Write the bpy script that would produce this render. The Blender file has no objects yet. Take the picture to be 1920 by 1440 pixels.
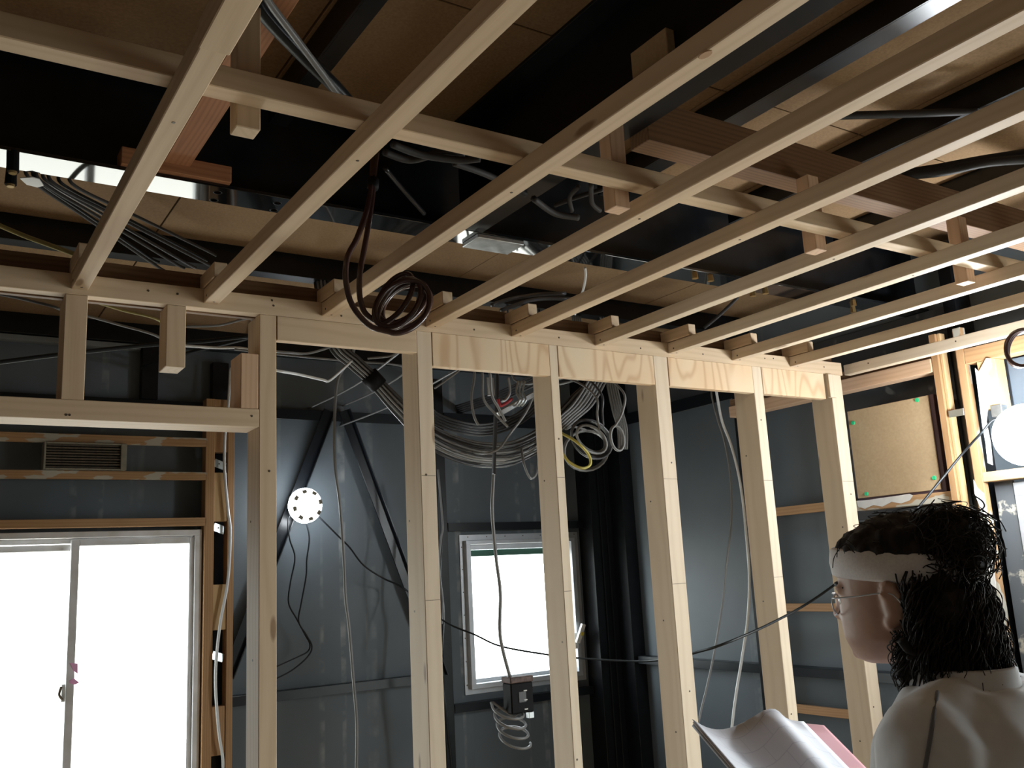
import bpy, bmesh, math, random
from mathutils import Vector, Matrix
random.seed(7)

# ------------------------------------------------------------------ camera, world, exposure
F_PX = 1749.86
RM = Matrix(((0.84240764, -0.53639658, -0.05126476),
             (-0.06437266, -0.19463944, 0.97876026),
             (-0.5349818, -0.82121507, -0.19849503)))       # rows: camera right, up, back in world axes
CAM = Vector((0.0, 0.0, 1.62))
scn = bpy.context.scene
col = scn.collection
cd = bpy.data.cameras.new('camera'); co = bpy.data.objects.new('camera', cd); col.objects.link(co)
cd.sensor_width = 36.0; cd.lens = F_PX / 1920 * 36.0; cd.clip_start = 0.02
co.matrix_world = Matrix.Translation(CAM) @ RM.transposed().to_4x4()
scn.camera = co

w = bpy.data.worlds.new('world'); scn.world = w; w.use_nodes = True
nt = w.node_tree; bg = nt.nodes['Background']
tc = nt.nodes.new('ShaderNodeTexCoord'); sep = nt.nodes.new('ShaderNodeSeparateXYZ'); rmp = nt.nodes.new('ShaderNodeValToRGB')
mr = nt.nodes.new('ShaderNodeMapRange'); mr.inputs[1].default_value = -0.25; mr.inputs[2].default_value = 0.15
nt.links.new(tc.outputs['Generated'], sep.inputs[0]); nt.links.new(sep.outputs[2], mr.inputs[0]); nt.links.new(mr.outputs[0], rmp.inputs[0])
rmp.color_ramp.elements[0].color = (0.62, 0.60, 0.56, 1)     # pale ground outside
rmp.color_ramp.elements[1].color = (0.90, 0.95, 1.0, 1)      # overcast sky
nt.links.new(rmp.outputs[0], bg.inputs[0]); bg.inputs[1].default_value = 7.8

vs = scn.view_settings
vs.view_transform = 'Standard'; vs.look = 'None'; vs.gamma = 1.0; vs.use_curve_mapping = False
vs.exposure = 0.6

def portal(name, loc, rot, sx, sy):
    l = bpy.data.lights.new(name, 'AREA'); l.shape = 'RECTANGLE'; l.size = sx; l.size_y = sy
    l.cycles.is_portal = True
    o = bpy.data.objects.new(name, l); col.objects.link(o); o.location = loc; o.rotation_euler = rot
    return o
H = math.pi / 2
XR, YB, XL, YF = 3.28, 4.12, -2.6, -3.0         # wall planes: right, back, left, front (behind the camera)
ZD, ZG = 2.785, 2.53                              # deck underside, girder underside
ZD2 = 2.74                                       # deck underside beyond the girder
YW = 2.2727                                      # front face of the stud wall
ZJ = 2.315                                       # underside of the ceiling joists
portal('window_daylight_back', (0.53, YB + 0.06, 1.09), (-H, 0, 0), 0.96, 1.5)
portal('window_daylight_small', (2.61, YB + 0.06, 1.44), (-H, 0, 0), 0.6, 0.66)
portal('window_right_offscreen', (XR + 0.06, 0.72, 1.15), (0, H, 0), 1.35, 1.9)

# ------------------------------------------------------------------ pixel -> place helpers
def ray(x, y): return RM.transposed() @ Vector(((x - 960) / F_PX, -(y - 720) / F_PX, -1.0))
def onx(x, y, X): d = ray(x, y); return CAM + d * (X / d.x)
def ony(x, y, Y): d = ray(x, y); return CAM + d * (Y / d.y)
def onz(x, y, Z): d = ray(x, y); return CAM + d * ((Z - CAM.z) / d.z)
def dep(x, y, D): return CAM + ray(x, y) * D

# ------------------------------------------------------------------ materials
def new_mat(name):
    m = bpy.data.materials.new(name); m.use_nodes = True
    return m, m.node_tree, m.node_tree.nodes['Principled BSDF']
def N(nt, t, **kw):
    n = nt.nodes.new(t)
    for k, v in kw.items():
        setattr(n, k, v)
    return n
def mix(nt, fac, a, b):
    n = N(nt, 'ShaderNodeMix', data_type='RGBA')
    for s, v in ((0, fac), (6, a), (7, b)):
        if hasattr(v, 'is_linked'): nt.links.new(v, n.inputs[s])
        elif isinstance(v, (int, float)): n.inputs[s].default_value = v
        else: n.inputs[s].default_value = (*v, 1)
    return n.outputs[2]
def ramp(nt, src, a, b):
    n = N(nt, 'ShaderNodeMapRange'); n.inputs[1].default_value = a; n.inputs[2].default_value = b
    nt.links.new(src, n.inputs[0]); return n.outputs[0]
def math_(nt, op, a, b=None):
    n = N(nt, 'ShaderNodeMath', operation=op)
    for i, v in enumerate((a, b)):
        if v is None: continue
        if hasattr(v, 'is_linked'): nt.links.new(v, n.inputs[i])
        else: n.inputs[i].default_value = v
    return n.outputs[0]
def wood(name, c0, c1, ring=90.0, contrast=0.6, knots=True, rough=0.62, tint=0.12):
    m, nt, bs = new_mat(name)
    tc = N(nt, 'ShaderNodeTexCoord'); oi = N(nt, 'ShaderNodeObjectInfo')
    rv = math_(nt, 'MULTIPLY', oi.outputs['Random'], 37.0)
    cmb = N(nt, 'ShaderNodeCombineXYZ'); nt.links.new(rv, cmb.inputs[0])
    off = N(nt, 'ShaderNodeVectorMath', operation='ADD'); nt.links.new(tc.outputs['Object'], off.inputs[0]); nt.links.new(cmb.outputs[0], off.inputs[1])
    st = N(nt, 'ShaderNodeVectorMath', operation='MULTIPLY'); nt.links.new(off.outputs[0], st.inputs[0]); st.inputs[1].default_value = (1.6, 9, 9)
    ns = N(nt, 'ShaderNodeTexNoise'); ns.inputs['Scale'].default_value = 1.0; ns.inputs['Detail'].default_value = 2; nt.links.new(st.outputs[0], ns.inputs['Vector'])
    sp = N(nt, 'ShaderNodeSeparateXYZ'); nt.links.new(tc.outputs['Object'], sp.inputs[0])
    ry = math_(nt, 'ADD', sp.outputs[1], math_(nt, 'MULTIPLY', math_(nt, 'SUBTRACT', oi.outputs['Random'], 0.5), 0.12))
    rz = math_(nt, 'ADD', sp.outputs[2], 0.045)
    r = math_(nt, 'SQRT', math_(nt, 'ADD', math_(nt, 'MULTIPLY', ry, ry), math_(nt, 'MULTIPLY', rz, rz)))
    ph = math_(nt, 'ADD', math_(nt, 'MULTIPLY', r, ring * 6.28), math_(nt, 'MULTIPLY', ns.outputs[0], 16.0))
    sn = math_(nt, 'SINE', ph)
    g = ramp(nt, sn, -1, 1)
    fs = N(nt, 'ShaderNodeVectorMath', operation='MULTIPLY'); nt.links.new(off.outputs[0], fs.inputs[0]); fs.inputs[1].default_value = (6, 260, 260)
    fn = N(nt, 'ShaderNodeTexNoise'); fn.inputs['Scale'].default_value = 1.0; nt.links.new(fs.outputs[0], fn.inputs['Vector'])
    g2 = math_(nt, 'MULTIPLY', math_(nt, 'ADD', math_(nt, 'MULTIPLY', math_(nt, 'POWER', g, 2.0), 0.7), math_(nt, 'MULTIPLY', fn.outputs[0], 0.5)), contrast)
    c = mix(nt, g2, c0, c1)
    tn = math_(nt, 'MULTIPLY', math_(nt, 'FRACT', math_(nt, 'MULTIPLY', oi.outputs['Random'], 7.31)), tint)
    c = mix(nt, tn, c, (c1[0] * 0.9, c1[1] * 0.85, c1[2] * 0.75))
    if knots:
        ks = N(nt, 'ShaderNodeVectorMath', operation='MULTIPLY'); nt.links.new(off.outputs[0], ks.inputs[0]); ks.inputs[1].default_value = (3.0, 11, 11)
        vo = N(nt, 'ShaderNodeTexVoronoi'); vo.inputs['Scale'].default_value = 0.8; nt.links.new(ks.outputs[0], vo.inputs['Vector'])
        k = ramp(nt, vo.outputs['Distance'], 0.085, 0.05)
        c = mix(nt, math_(nt, 'MULTIPLY', k, 0.7), c, (c1[0] * 0.42, c1[1] * 0.32, c1[2] * 0.25))
    nt.links.new(c, bs.inputs['Base Color'])
    bs.inputs['Roughness'].default_value = rough; bs.inputs['Specular IOR Level'].default_value = 0.25
    bp = N(nt, 'ShaderNodeBump'); bp.inputs['Strength'].default_value = 0.15; bp.inputs['Distance'].default_value = 0.001
    nt.links.new(fn.outputs[0], bp.inputs['Height']); nt.links.new(bp.outputs[0], bs.inputs['Normal'])
    return m
def plain(name, c, rough=0.5, metal=0.0, spec=0.5, noise=0.0, nscale=8.0, c2=None, emit=None, strength=0.0):
    m, nt, bs = new_mat(name)
    bs.inputs['Base Color'].default_value = (*c, 1); bs.inputs['Roughness'].default_value = rough
    bs.inputs['Metallic'].default_value = metal; bs.inputs['Specular IOR Level'].default_value = spec
    if noise:
        tc = N(nt, 'ShaderNodeTexCoord'); ns = N(nt, 'ShaderNodeTexNoise'); ns.inputs['Scale'].default_value = nscale; ns.inputs['Detail'].default_value = 5
        nt.links.new(tc.outputs['Object'], ns.inputs['Vector'])
        c2 = c2 or tuple(v * (1 - noise) for v in c)
        nt.links.new(mix(nt, ramp(nt, ns.outputs[0], 0.35, 0.7), c, c2), bs.inputs['Base Color'])
    if emit:
        bs.inputs['Emission Color'].default_value = (*emit, 1); bs.inputs['Emission Strength'].default_value = strength
    return m
M = {}
M['pine'] = wood('pine', (0.67, 0.515, 0.355), (0.51, 0.36, 0.22), ring=60, contrast=0.45)
M['pale_pine'] = wood('pale_pine', (0.71, 0.59, 0.445), (0.56, 0.43, 0.295), ring=55, contrast=0.4)
M['pink_pine'] = wood('pink_pine', (0.68, 0.47, 0.32), (0.50, 0.31, 0.19), ring=80, contrast=0.5)
M['red_timber'] = wood('red_timber', (0.25, 0.145, 0.08), (0.15, 0.082, 0.042), ring=90, contrast=0.7)
M['old_furring'] = wood('old_furring', (0.46, 0.275, 0.14), (0.31, 0.17, 0.08), ring=100, contrast=0.6)
M['yellow_block'] = wood('yellow_block', (0.58, 0.40, 0.21), (0.43, 0.27, 0.13), ring=70, contrast=0.4)
def ply():
    m, nt, bs = new_mat('plywood')
    tc = N(nt, 'ShaderNodeTexCoord'); oi = N(nt, 'ShaderNodeObjectInfo')
    cmb = N(nt, 'ShaderNodeCombineXYZ'); nt.links.new(math_(nt, 'MULTIPLY', oi.outputs['Random'], 53.0), cmb.inputs[2]); nt.links.new(math_(nt, 'MULTIPLY', oi.outputs['Random'], 17.0), cmb.inputs[1])
    off = N(nt, 'ShaderNodeVectorMath', operation='ADD'); nt.links.new(tc.outputs['Object'], off.inputs[0]); nt.links.new(cmb.outputs[0], off.inputs[1])
    st = N(nt, 'ShaderNodeVectorMath', operation='MULTIPLY'); nt.links.new(off.outputs[0], st.inputs[0]); st.inputs[1].default_value = (1.5, 6.0, 6.0)
    n1 = N(nt, 'ShaderNodeTexNoise'); n1.inputs['Scale'].default_value = 1.0; n1.inputs['Detail'].default_value = 1.5; nt.links.new(st.outputs[0], n1.inputs['Vector'])
    g = math_(nt, 'POWER', ramp(nt, math_(nt, 'SINE', math_(nt, 'MULTIPLY', n1.outputs[0], 85.0)), -1, 1), 3.5)
    n2 = N(nt, 'ShaderNodeTexNoise'); n2.inputs['Scale'].default_value = 5.0; nt.links.new(off.outputs[0], n2.inputs['Vector'])
    c = mix(nt, ramp(nt, n2.outputs[0], 0.3, 0.7), (0.74, 0.59, 0.41), (0.70, 0.50, 0.31))
    c = mix(nt, math_(nt, 'MULTIPLY', g, 0.48), c, (0.46, 0.25, 0.12))
    nt.links.new(c, bs.inputs['Base Color']); bs.inputs['Roughness'].default_value = 0.5; bs.inputs['Specular IOR Level'].default_value = 0.3
    return m
M['plywood'] = ply()
def boards(name, a, b, s1, s2):
    m, nt, bs = new_mat(name)
    tc = N(nt, 'ShaderNodeTexCoord')
    n1 = N(nt, 'ShaderNodeTexNoise'); n1.inputs['Scale'].default_value = s1; n1.inputs['Detail'].default_value = 8; nt.links.new(tc.outputs['Object'], n1.inputs['Vector'])
    n2 = N(nt, 'ShaderNodeTexNoise'); n2.inputs['Scale'].default_value = s2; n2.inputs['Detail'].default_value = 3; nt.links.new(tc.outputs['Object'], n2.inputs['Vector'])
    f = math_(nt, 'ADD', math_(nt, 'MULTIPLY', ramp(nt, n1.outputs[0], 0.3, 0.7), 0.45), math_(nt, 'MULTIPLY', ramp(nt, n2.outputs[0], 0.3, 0.7), 0.55))
    nt.links.new(mix(nt, f, a, b), bs.inputs['Base Color']); bs.inputs['Roughness'].default_value = 0.85; bs.inputs['Specular IOR Level'].default_value = 0.15
    return m
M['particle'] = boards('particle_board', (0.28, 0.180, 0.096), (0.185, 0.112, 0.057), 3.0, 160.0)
M['mdf'] = boards('hardboard', (0.52, 0.39, 0.24), (0.43, 0.31, 0.185), 5.0, 120.0)
M['floor'] = boards('subfloor_plywood', (0.56, 0.42, 0.28), (0.43, 0.31, 0.20), 2.0, 60.0)
M['black_steel'] = plain('black_steel', (0.008, 0.009, 0.011), 0.30, 0, 0.35, 0.5, 20)
M['gloss_steel'] = plain('gloss_black_steel', (0.008, 0.009, 0.010), 0.05, 0, 0.8)
M['brace_steel'] = plain('brace_steel', (0.007, 0.009, 0.012), 0.30, 0, 0.35)
M['zinc'] = plain('zinc', (0.60, 0.66, 0.68), 0.32, 1.0)
M['galv'] = plain('galvanised', (0.55, 0.57, 0.58), 0.35, 0.9, 0.5, 0.3, 30)
M['alu'] = plain('aluminium', (0.62, 0.64, 0.67), 0.38, 0.55, 0.5, 0.12, 14)
M['alu_old'] = plain('old_aluminium', (0.74, 0.74, 0.76), 0.45, 0.25, 0.5, 0.25, 9, (0.56, 0.55, 0.53))
M['screw'] = plain('screw', (0.10, 0.07, 0.045), 0.5, 0.3)
M['bolt'] = plain('brass_bolt', (0.48, 0.33, 0.14), 0.35, 0.9)
M['black_plastic'] = plain('black_plastic', (0.010, 0.010, 0.011), 0.6, 0, 0.12)
M['brown_pipe'] = plain('brown_pipe', (0.050, 0.022, 0.018), 0.25, 0, 0.5)
M['grey_cable'] = plain('grey_cable', (0.20, 0.20, 0.20), 0.35)
M['dark_cable'] = plain('dark_cable', (0.06, 0.06, 0.065), 0.35)
M['black_cable'] = plain('black_cable', (0.012, 0.014, 0.016), 0.4, 0, 0.25)
M['dim_cable'] = plain('dim_cable', (0.045, 0.042, 0.042), 0.6, 0, 0.2)
M['white_cable'] = plain('white_cable', (0.72, 0.74, 0.75), 0.35)
M['yellow_cable'] = plain('yellow_cable', (0.55, 0.47, 0.10), 0.4)
M['olive_cable'] = plain('olive_cable', (0.36, 0.31, 0.12), 0.45)
M['green'] = plain('green_pin', (0.02, 0.48, 0.20), 0.35)
M['white'] = plain('white_plastic', (0.80, 0.80, 0.79), 0.45)

M['plaster'] = plain('plaster', (0.72, 0.71, 0.68), 0.85, 0, 0.2, 0.12, 25)

def glass_mat():
    m, nt, bs = new_mat('window_glass'); nt.nodes.remove(bs)
    t = N(nt, 'ShaderNodeBsdfTransparent'); t.inputs[0].default_value = (0.93, 0.96, 0.95, 1); g = N(nt, 'ShaderNodeBsdfGlossy'); g.inputs['Roughness'].default_value = 0.02
    x = N(nt, 'ShaderNodeMixShader'); x.inputs[0].default_value = 0.05
    nt.links.new(t.outputs[0], x.inputs[1]); nt.links.new(g.outputs[0], x.inputs[2]); nt.links.new(x.outputs[0], nt.nodes['Material Output'].inputs[0])
    return m
M['glass'] = glass_mat()
def steel_panel(name, base):
    # grey coated steel sheet with chalky vertical run marks
    m, nt, bs = new_mat(name)
    tc = N(nt, 'ShaderNodeTexCoord')
    n1 = N(nt, 'ShaderNodeTexNoise'); n1.inputs['Scale'].default_value = 2.2; n1.inputs['Detail'].default_value = 6; nt.links.new(tc.outputs['Object'], n1.inputs['Vector'])
    c = mix(nt, ramp(nt, n1.outputs[0], 0.3, 0.75), base, tuple(v * 0.72 for v in base))
    st = N(nt, 'ShaderNodeVectorMath', operation='MULTIPLY'); nt.links.new(tc.outputs['Object'], st.inputs[0]); st.inputs[1].default_value = (13.0, 13.0, 0.25)
    n2 = N(nt, 'ShaderNodeTexNoise'); n2.inputs['Scale'].default_value = 1.0; n2.inputs['Detail'].default_value = 1; nt.links.new(st.outputs[0], n2.inputs['Vector'])
    n3 = N(nt, 'ShaderNodeTexNoise'); n3.inputs['Scale'].default_value = 14; n3.inputs['Detail'].default_value = 6; nt.links.new(tc.outputs['Object'], n3.inputs['Vector'])
    s = math_(nt, 'MULTIPLY', ramp(nt, n2.outputs[0], 0.66, 0.72), ramp(nt, n3.outputs[0], 0.42, 0.68))
    c = mix(nt, math_(nt, 'MULTIPLY', s, 0.55), c, (0.34, 0.35, 0.34))
    nt.links.new(c, bs.inputs['Base Color']); bs.inputs['Roughness'].default_value = 0.5; bs.inputs['Specular IOR Level'].default_value = 0.35
    return m
M['panel'] = steel_panel('grey_steel_panel', (0.124, 0.147, 0.166))
M['dark_panel'] = steel_panel('dark_steel_panel', (0.060, 0.064, 0.070))
M['plain_wall'] = steel_panel('plain_wall', (0.30, 0.30, 0.29))

# ------------------------------------------------------------------ mesh helpers
def link(name, me, mat, parent=None):
    o = bpy.data.objects.new(name, me); col.objects.link(o)
    if mat is not None and not me.materials: me.materials.append(M[mat] if isinstance(mat, str) else mat)
    if parent is not None:
        o.parent = parent
    return o
def tag(o, label, cat, group=None):
    o['label'] = label; o['category'] = cat
    if group: o['group'] = group
    return o
def struct(o):
    o['kind'] = 'structure'; return o
def empty(name, loc=(0, 0, 0)):
    o = bpy.data.objects.new(name, None); o.empty_display_size = 0.05; col.objects.link(o); o.location = loc; return o
def place(o, mw, parent):
    # world matrix under an unrotated, unscaled-parent chain
    if parent is None: o.matrix_world = mw
    else:
        pm = world_of(parent); o.matrix_basis = pm.inverted() @ mw
def world_of(o):
    m = o.matrix_basis.copy()
    p = o.parent
    while p is not None:
        m = p.matrix_basis @ m; p = p.parent
    return m
def box_mesh(l, wd, h, bev=0.0015):
    bm = bmesh.new(); bmesh.ops.create_cube(bm, size=1.0)
    for v in bm.verts: v.co = Vector((v.co.x * l, v.co.y * wd, v.co.z * h))
    if bev: bmesh.ops.bevel(bm, geom=list(bm.edges), offset=min(bev, 0.3 * min(l, wd, h)), segments=1, affect='EDGES')
    me = bpy.data.meshes.new('m'); bm.to_mesh(me); bm.free(); return me
AX = {'x': Matrix.Identity(3), 'y': Matrix(((0, -1, 0), (1, 0, 0), (0, 0, 1))), 'z': Matrix(((0, 0, -1), (0, 1, 0), (1, 0, 0)))}
def box(name, x, y, z, mat, grain='x', parent=None, bev=0.0015):
    """box by world extents, local X along the grain"""
    d = [abs(x[1] - x[0]), abs(y[1] - y[0]), abs(z[1] - z[0])]
    c = Vector(((x[0] + x[1]) / 2, (y[0] + y[1]) / 2, (z[0] + z[1]) / 2))
    l = {'x': (d[0], d[1], d[2]), 'y': (d[1], d[0], d[2]), 'z': (d[2], d[1], d[0])}[grain]
    o = link(name, box_mesh(*l, bev), mat, parent)
    place(o, Matrix.Translation(c) @ AX[grain].to_4x4(), parent)
    return o
def bar(name, p, q, wd, h, mat, up=(0, 0, 1), parent=None, bev=0.0015):
    """bar from p to q; width across, height along up"""
    p = Vector(p); q = Vector(q); d = q - p; L = d.length; ex = d / L
    ez = Vector(up); ez = (ez - ex * ez.dot(ex)).normalized(); ey = ez.cross(ex)
    o = link(name, box_mesh(L, wd, h, bev), mat, parent)
    R = Matrix((ex, ey, ez)).transposed().to_4x4()
    place(o, Matrix.Translation((p + q) / 2) @ R, parent)
    return o
def raw(name, verts, faces, mat, parent=None, smooth=False):
    me = bpy.data.meshes.new(name); me.from_pydata([tuple(v) for v in verts], [], faces); me.validate()
    bm = bmesh.new(); bm.from_mesh(me); bmesh.ops.recalc_face_normals(bm, faces=list(bm.faces)); bm.to_mesh(me); bm.free()
    if smooth:
        for f in me.polygons: f.use_smooth = True
    o = link(name, me, mat, parent)
    if parent is not None: o.matrix_basis = world_of(parent).inverted()
    return o
def prism(name, poly, d, mat, parent=None):
    """extrude a planar polygon by vector d"""
    n = len(poly); d = Vector(d); v = [Vector(p) for p in poly]; v2 = [p + d for p in v]
    fs = [list(range(n)), list(range(2 * n - 1, n - 1, -1))] + [[i, (i + 1) % n, n + (i + 1) % n, n + i] for i in range(n)]
    return raw(name, v + v2, fs, mat, parent)
def spline(pts, sub=6):
    pts = [Vector(p) for p in pts]
    if len(pts) < 3: sub = max(sub, 2)
    out = []; n = len(pts)
    for i in range(n - 1):
        p0 = pts[max(i - 1, 0)]; p1 = pts[i]; p2 = pts[i + 1]; p3 = pts[min(i + 2, n - 1)]
        for k in range(sub):
            t = k / sub
            out.append(0.5 * ((2 * p1) + (p2 - p0) * t + (2 * p0 - 5 * p1 + 4 * p2 - p3) * t * t + (3 * p1 - p0 - 3 * p2 + p3) * t ** 3))
    out.append(pts[-1]); return out
def tube_mesh(pts, r, seg=7, sub=6, flat=None):
    P = spline(pts, sub) if sub else [Vector(p) for p in pts]
    vs_, fs = [], []; n = len(P); prev = None
    for i, p in enumerate(P):
        t = (P[min(i + 1, n - 1)] - P[max(i - 1, 0)]).normalized()
        if prev is None:
            a = Vector((0, 0, 1)) if abs(t.z) < 0.9 else Vector((1, 0, 0))
            u = t.cross(a).normalized()
        else:
            u = (prev - t * prev.dot(t)).normalized()
        prev = u; v = t.cross(u)
        rr = r[min(int(i / max(sub, 1)), len(r) - 1)] if isinstance(r, (list, tuple)) else r
        for k in range(seg):
            a = 2 * math.pi * k / seg
            vs_.append(p + u * (math.cos(a) * rr) + v * (math.sin(a) * rr * (flat or 1.0)))
    for i in range(n - 1):
        for k in range(seg):
            fs.append((i * seg + k, i * seg + (k + 1) % seg, (i + 1) * seg + (k + 1) % seg, (i + 1) * seg + k))
    fs.append(tuple(range(seg))[::-1]); fs.append(tuple(range((n - 1) * seg, n * seg)))
    return vs_, fs
def tube(name, pts, r, mat, parent=None, seg=7, sub=6, flat=None):
    v, f = tube_mesh(pts, r, seg, sub, flat)
    return raw(name, v, f, mat, parent, True)
def disc_mesh(r, t, seg=10):
    bm = bmesh.new(); bmesh.ops.create_cone(bm, cap_ends=True, segments=seg, radius1=r, radius2=r * 0.85, depth=t)
    me = bpy.data.meshes.new('m'); bm.to_mesh(me); bm.free(); return me
SCREW = disc_mesh(0.0033, 0.0014, 8); SCREW.materials.append(M['screw'])
def screw(parent, loc, nrm, me=None, name='screw_head'):
    o = link(name, me or SCREW, None, parent)
    q = Vector(nrm).to_track_quat('Z', 'Y').to_matrix().to_4x4()
    place(o, Matrix.Translation(Vector(loc)) @ q, parent); return o
DN, FR, LF = (0, 0, -1), (0, -1, 0), (-1, 0, 0)

#@@STRUCTURE
# ------------------------------------------------------------------ the shell: floor, walls, deck
fl = struct(empty('floor'))
for i in range(4):
    for j in range(5):
        x0 = XL + i * (XR - XL) / 4; y0 = YF + j * (YB - YF) / 5
        box('floor_board', (x0 + 0.001 * (i > 0), x0 + (XR - XL) / 4 - 0.001 * (i < 3)), (y0 + 0.001 * (j > 0), y0 + (YB - YF) / 5 - 0.001 * (j < 4)), (-0.03, 0), 'floor', 'x', fl)
box('floor_base', (XL - 0.1, XR + 0.1), (YF - 0.1, YB + 0.1), (-0.05, -0.0302), 'floor', 'x', fl)
ce = struct(empty('ceiling', (0, 0, ZD)))
def deck(xs, ys, ZD=2.785):
    for a, b in zip(xs[:-1], xs[1:]):
        for c, d in zip(ys[:-1], ys[1:]):
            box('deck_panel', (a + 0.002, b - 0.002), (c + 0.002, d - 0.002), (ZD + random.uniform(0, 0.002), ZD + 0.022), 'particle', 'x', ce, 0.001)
deck([XL, -1.62, -0.5, 0.605, 1.715, 2.65, XR + 0.05], [2.095, YB + 0.05], ZD2)
deck([XL, -1.3, -0.4, 0.66, 1.66, 2.2, XR + 0.05], [-3.0, -2.0, -0.9, 0.3, 1.507, 2.095])
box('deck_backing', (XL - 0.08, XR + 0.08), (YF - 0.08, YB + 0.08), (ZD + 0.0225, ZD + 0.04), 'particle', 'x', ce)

def wall_rects(name, plane, pos, thick, outer, holes, mat, splits=()):
    """wall of sheet panels; plane 'y' (u = x) or 'x' (u = y); holes (u0,u1,z0,z1)"""
    wl = struct(empty(name, (0, 0, 0)))
    us = sorted(set([outer[0], outer[1]] + list(splits) + [h[0] for h in holes] + [h[1] for h in holes]))
    for a, b in zip(us[:-1], us[1:]):
        zs = [outer[2], outer[3]]; cut = []
        for h in holes:
            if h[0] < b - 1e-6 and h[1] > a + 1e-6: cut.append((h[2], h[3]))
        cut.sort(); z = outer[2]; segs = []
        for c in cut:
            if c[0] > z + 1e-4: segs.append((z, c[0]))
            z = c[1]
        if z < outer[3]: segs.append((z, outer[3]))
        for s in segs:
            if plane == 'y': box('wall_panel', (a, b), (pos, pos + thick), s, mat, 'x', wl, 0)
            else: box('wall_panel', (pos, pos + thick), (a, b), s, mat, 'x', wl, 0)
    return wl
W1 = (0.06, 1.035, 0.30, 1.866); W2 = (2.36, 2.99, 1.10, 1.775)
W4 = (-0.15, 1.60, 0.5, 1.80)
wb = wall_rects('wall_back', 'y', YB, 0.05, (XL - 0.05, XR + 0.05, -0.03, ZD + 0.0225), [W1, W2], 'panel', [1.13, 2.05])
wr = wall_rects('wall_right', 'x', XR, 0.05, (YF, YB, -0.03, ZD + 0.0225), [W4], 'panel', [2.0, 3.02])
wl_ = wall_rects('wall_left', 'x', XL - 0.05, 0.05, (YF, YB, -0.03, ZD + 0.0225), [], 'plain_wall', [-1, 1, 3])
wf = wall_rects('wall_front', 'y', YF - 0.05, 0.05, (XL - 0.05, XR + 0.05, -0.03, ZD + 0.0225), [], 'plain_wall', [])

# ------------------------------------------------------------------ steel frame overhead
def hbeam(name, axis, c, a, b, z0, z1, wd, label, mat='black_steel', fl_mat=None, tf=0.009, tw=0.007):
    e = empty(name); tag(e, label, 'steel beam')
    for nm, (o0, o1), (s0, s1) in (('flange', (-wd / 2, wd / 2), (z0, z0 + tf)), ('flange', (-wd / 2, wd / 2), (z1 - tf, z1)), ('web', (-tw / 2, tw / 2), (z0 + tf, z1 - tf))):
        mm = (fl_mat or mat) if nm == 'flange' else mat
        if axis == 'x': box(nm, (a, b), (c + o0, c + o1), (s0, s1), mm, 'x', e, 0.0008)
        else: box(nm, (c + o0, c + o1), (a, b), (s0, s1), mm, 'y', e, 0.0008)
    return e
GY = 2.097
girder = hbeam('steel_girder', 'x', GY, XL, XR, ZG, ZD, 0.095, 'deep black steel girder with glossy bolted flange above the stud wall', 'black_steel', 'gloss_steel')
hbeam('steel_beam', 'y', 1.199, YF, GY - 0.05, ZG + 0.001, ZD, 0.13, 'black steel crossbeam meeting the girder over the ceiling runner')
def channel(name, axis, c, a, b, z0, z1, wd, label, group=None):
    e = empty(name); tag(e, label, 'steel joist', group)
    for nm, (o0, o1), (s0, s1) in (('web', (0, 0.005), (z0, z1)), ('flange', (0.005, wd), (z0, z0 + 0.005)), ('flange', (0.005, wd), (z1 - 0.005, z1))):
        if axis == 'x': box(nm, (a, b), (c + o0, c + o1), (s0, s1), 'black_steel', 'x', e, 0.0006)
        else: box(nm, (c + o0, c + o1), (a, b), (s0, s1), 'black_steel', 'y', e, 0.0006)
    return e
for x, wd, wh in ((0.67, 0.045, 'between orange timber and crossbeam'), (1.675, 0.062, 'first from the crossbeam toward right wall'), (2.22, 0.055, 'second from the crossbeam toward right wall'), (2.75, 0.05, 'closest to the right wall')):
    channel('floor_joist', 'y', x, YF, GY - 0.05, ZD - 0.07, ZD, wd, 'slim black steel channel under the deck, ' + wh, 'steel channels under the deck')
channel('steel_channel', 'x', 2.967, XL, XR, ZD2 - 0.08, ZD2, 0.06, 'black steel channel along the deck between girder and back wall')
channel('steel_channel', 'x', YB - 0.062, XL, XR - 0.2, 2.658, ZD2, 0.06, 'black steel channel crowning the back wall above window')
for i, (px, py) in enumerate(((25, 303), (21, 328))):
    b_ = empty('bolt', (0, 0, 0)); p = onz(px, py, ZG - 0.02)
    b_.parent = girder
    o = link('bolt_body', disc_mesh(0.012, 0.045, 12), 'black_plastic', b_); o.location = (p.x, p.y, ZG - 0.02)
    o = link('bolt_tip', disc_mesh(0.009, 0.006, 12), 'bolt', b_); o.location = (p.x, p.y, ZG - 0.044)
    o.rotation_euler = (math.pi, 0, 0)
tg = prism('paper_tag', [onz(px, py, ZG - 0.006) for px, py in ((37, 333), (60, 331), (74, 335), (82, 347), (70, 350), (50, 345))], (0, 0, -0.002), 'white'); tag(tg, 'crumpled white tag under the girder beside two bolts', 'tag')
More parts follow.
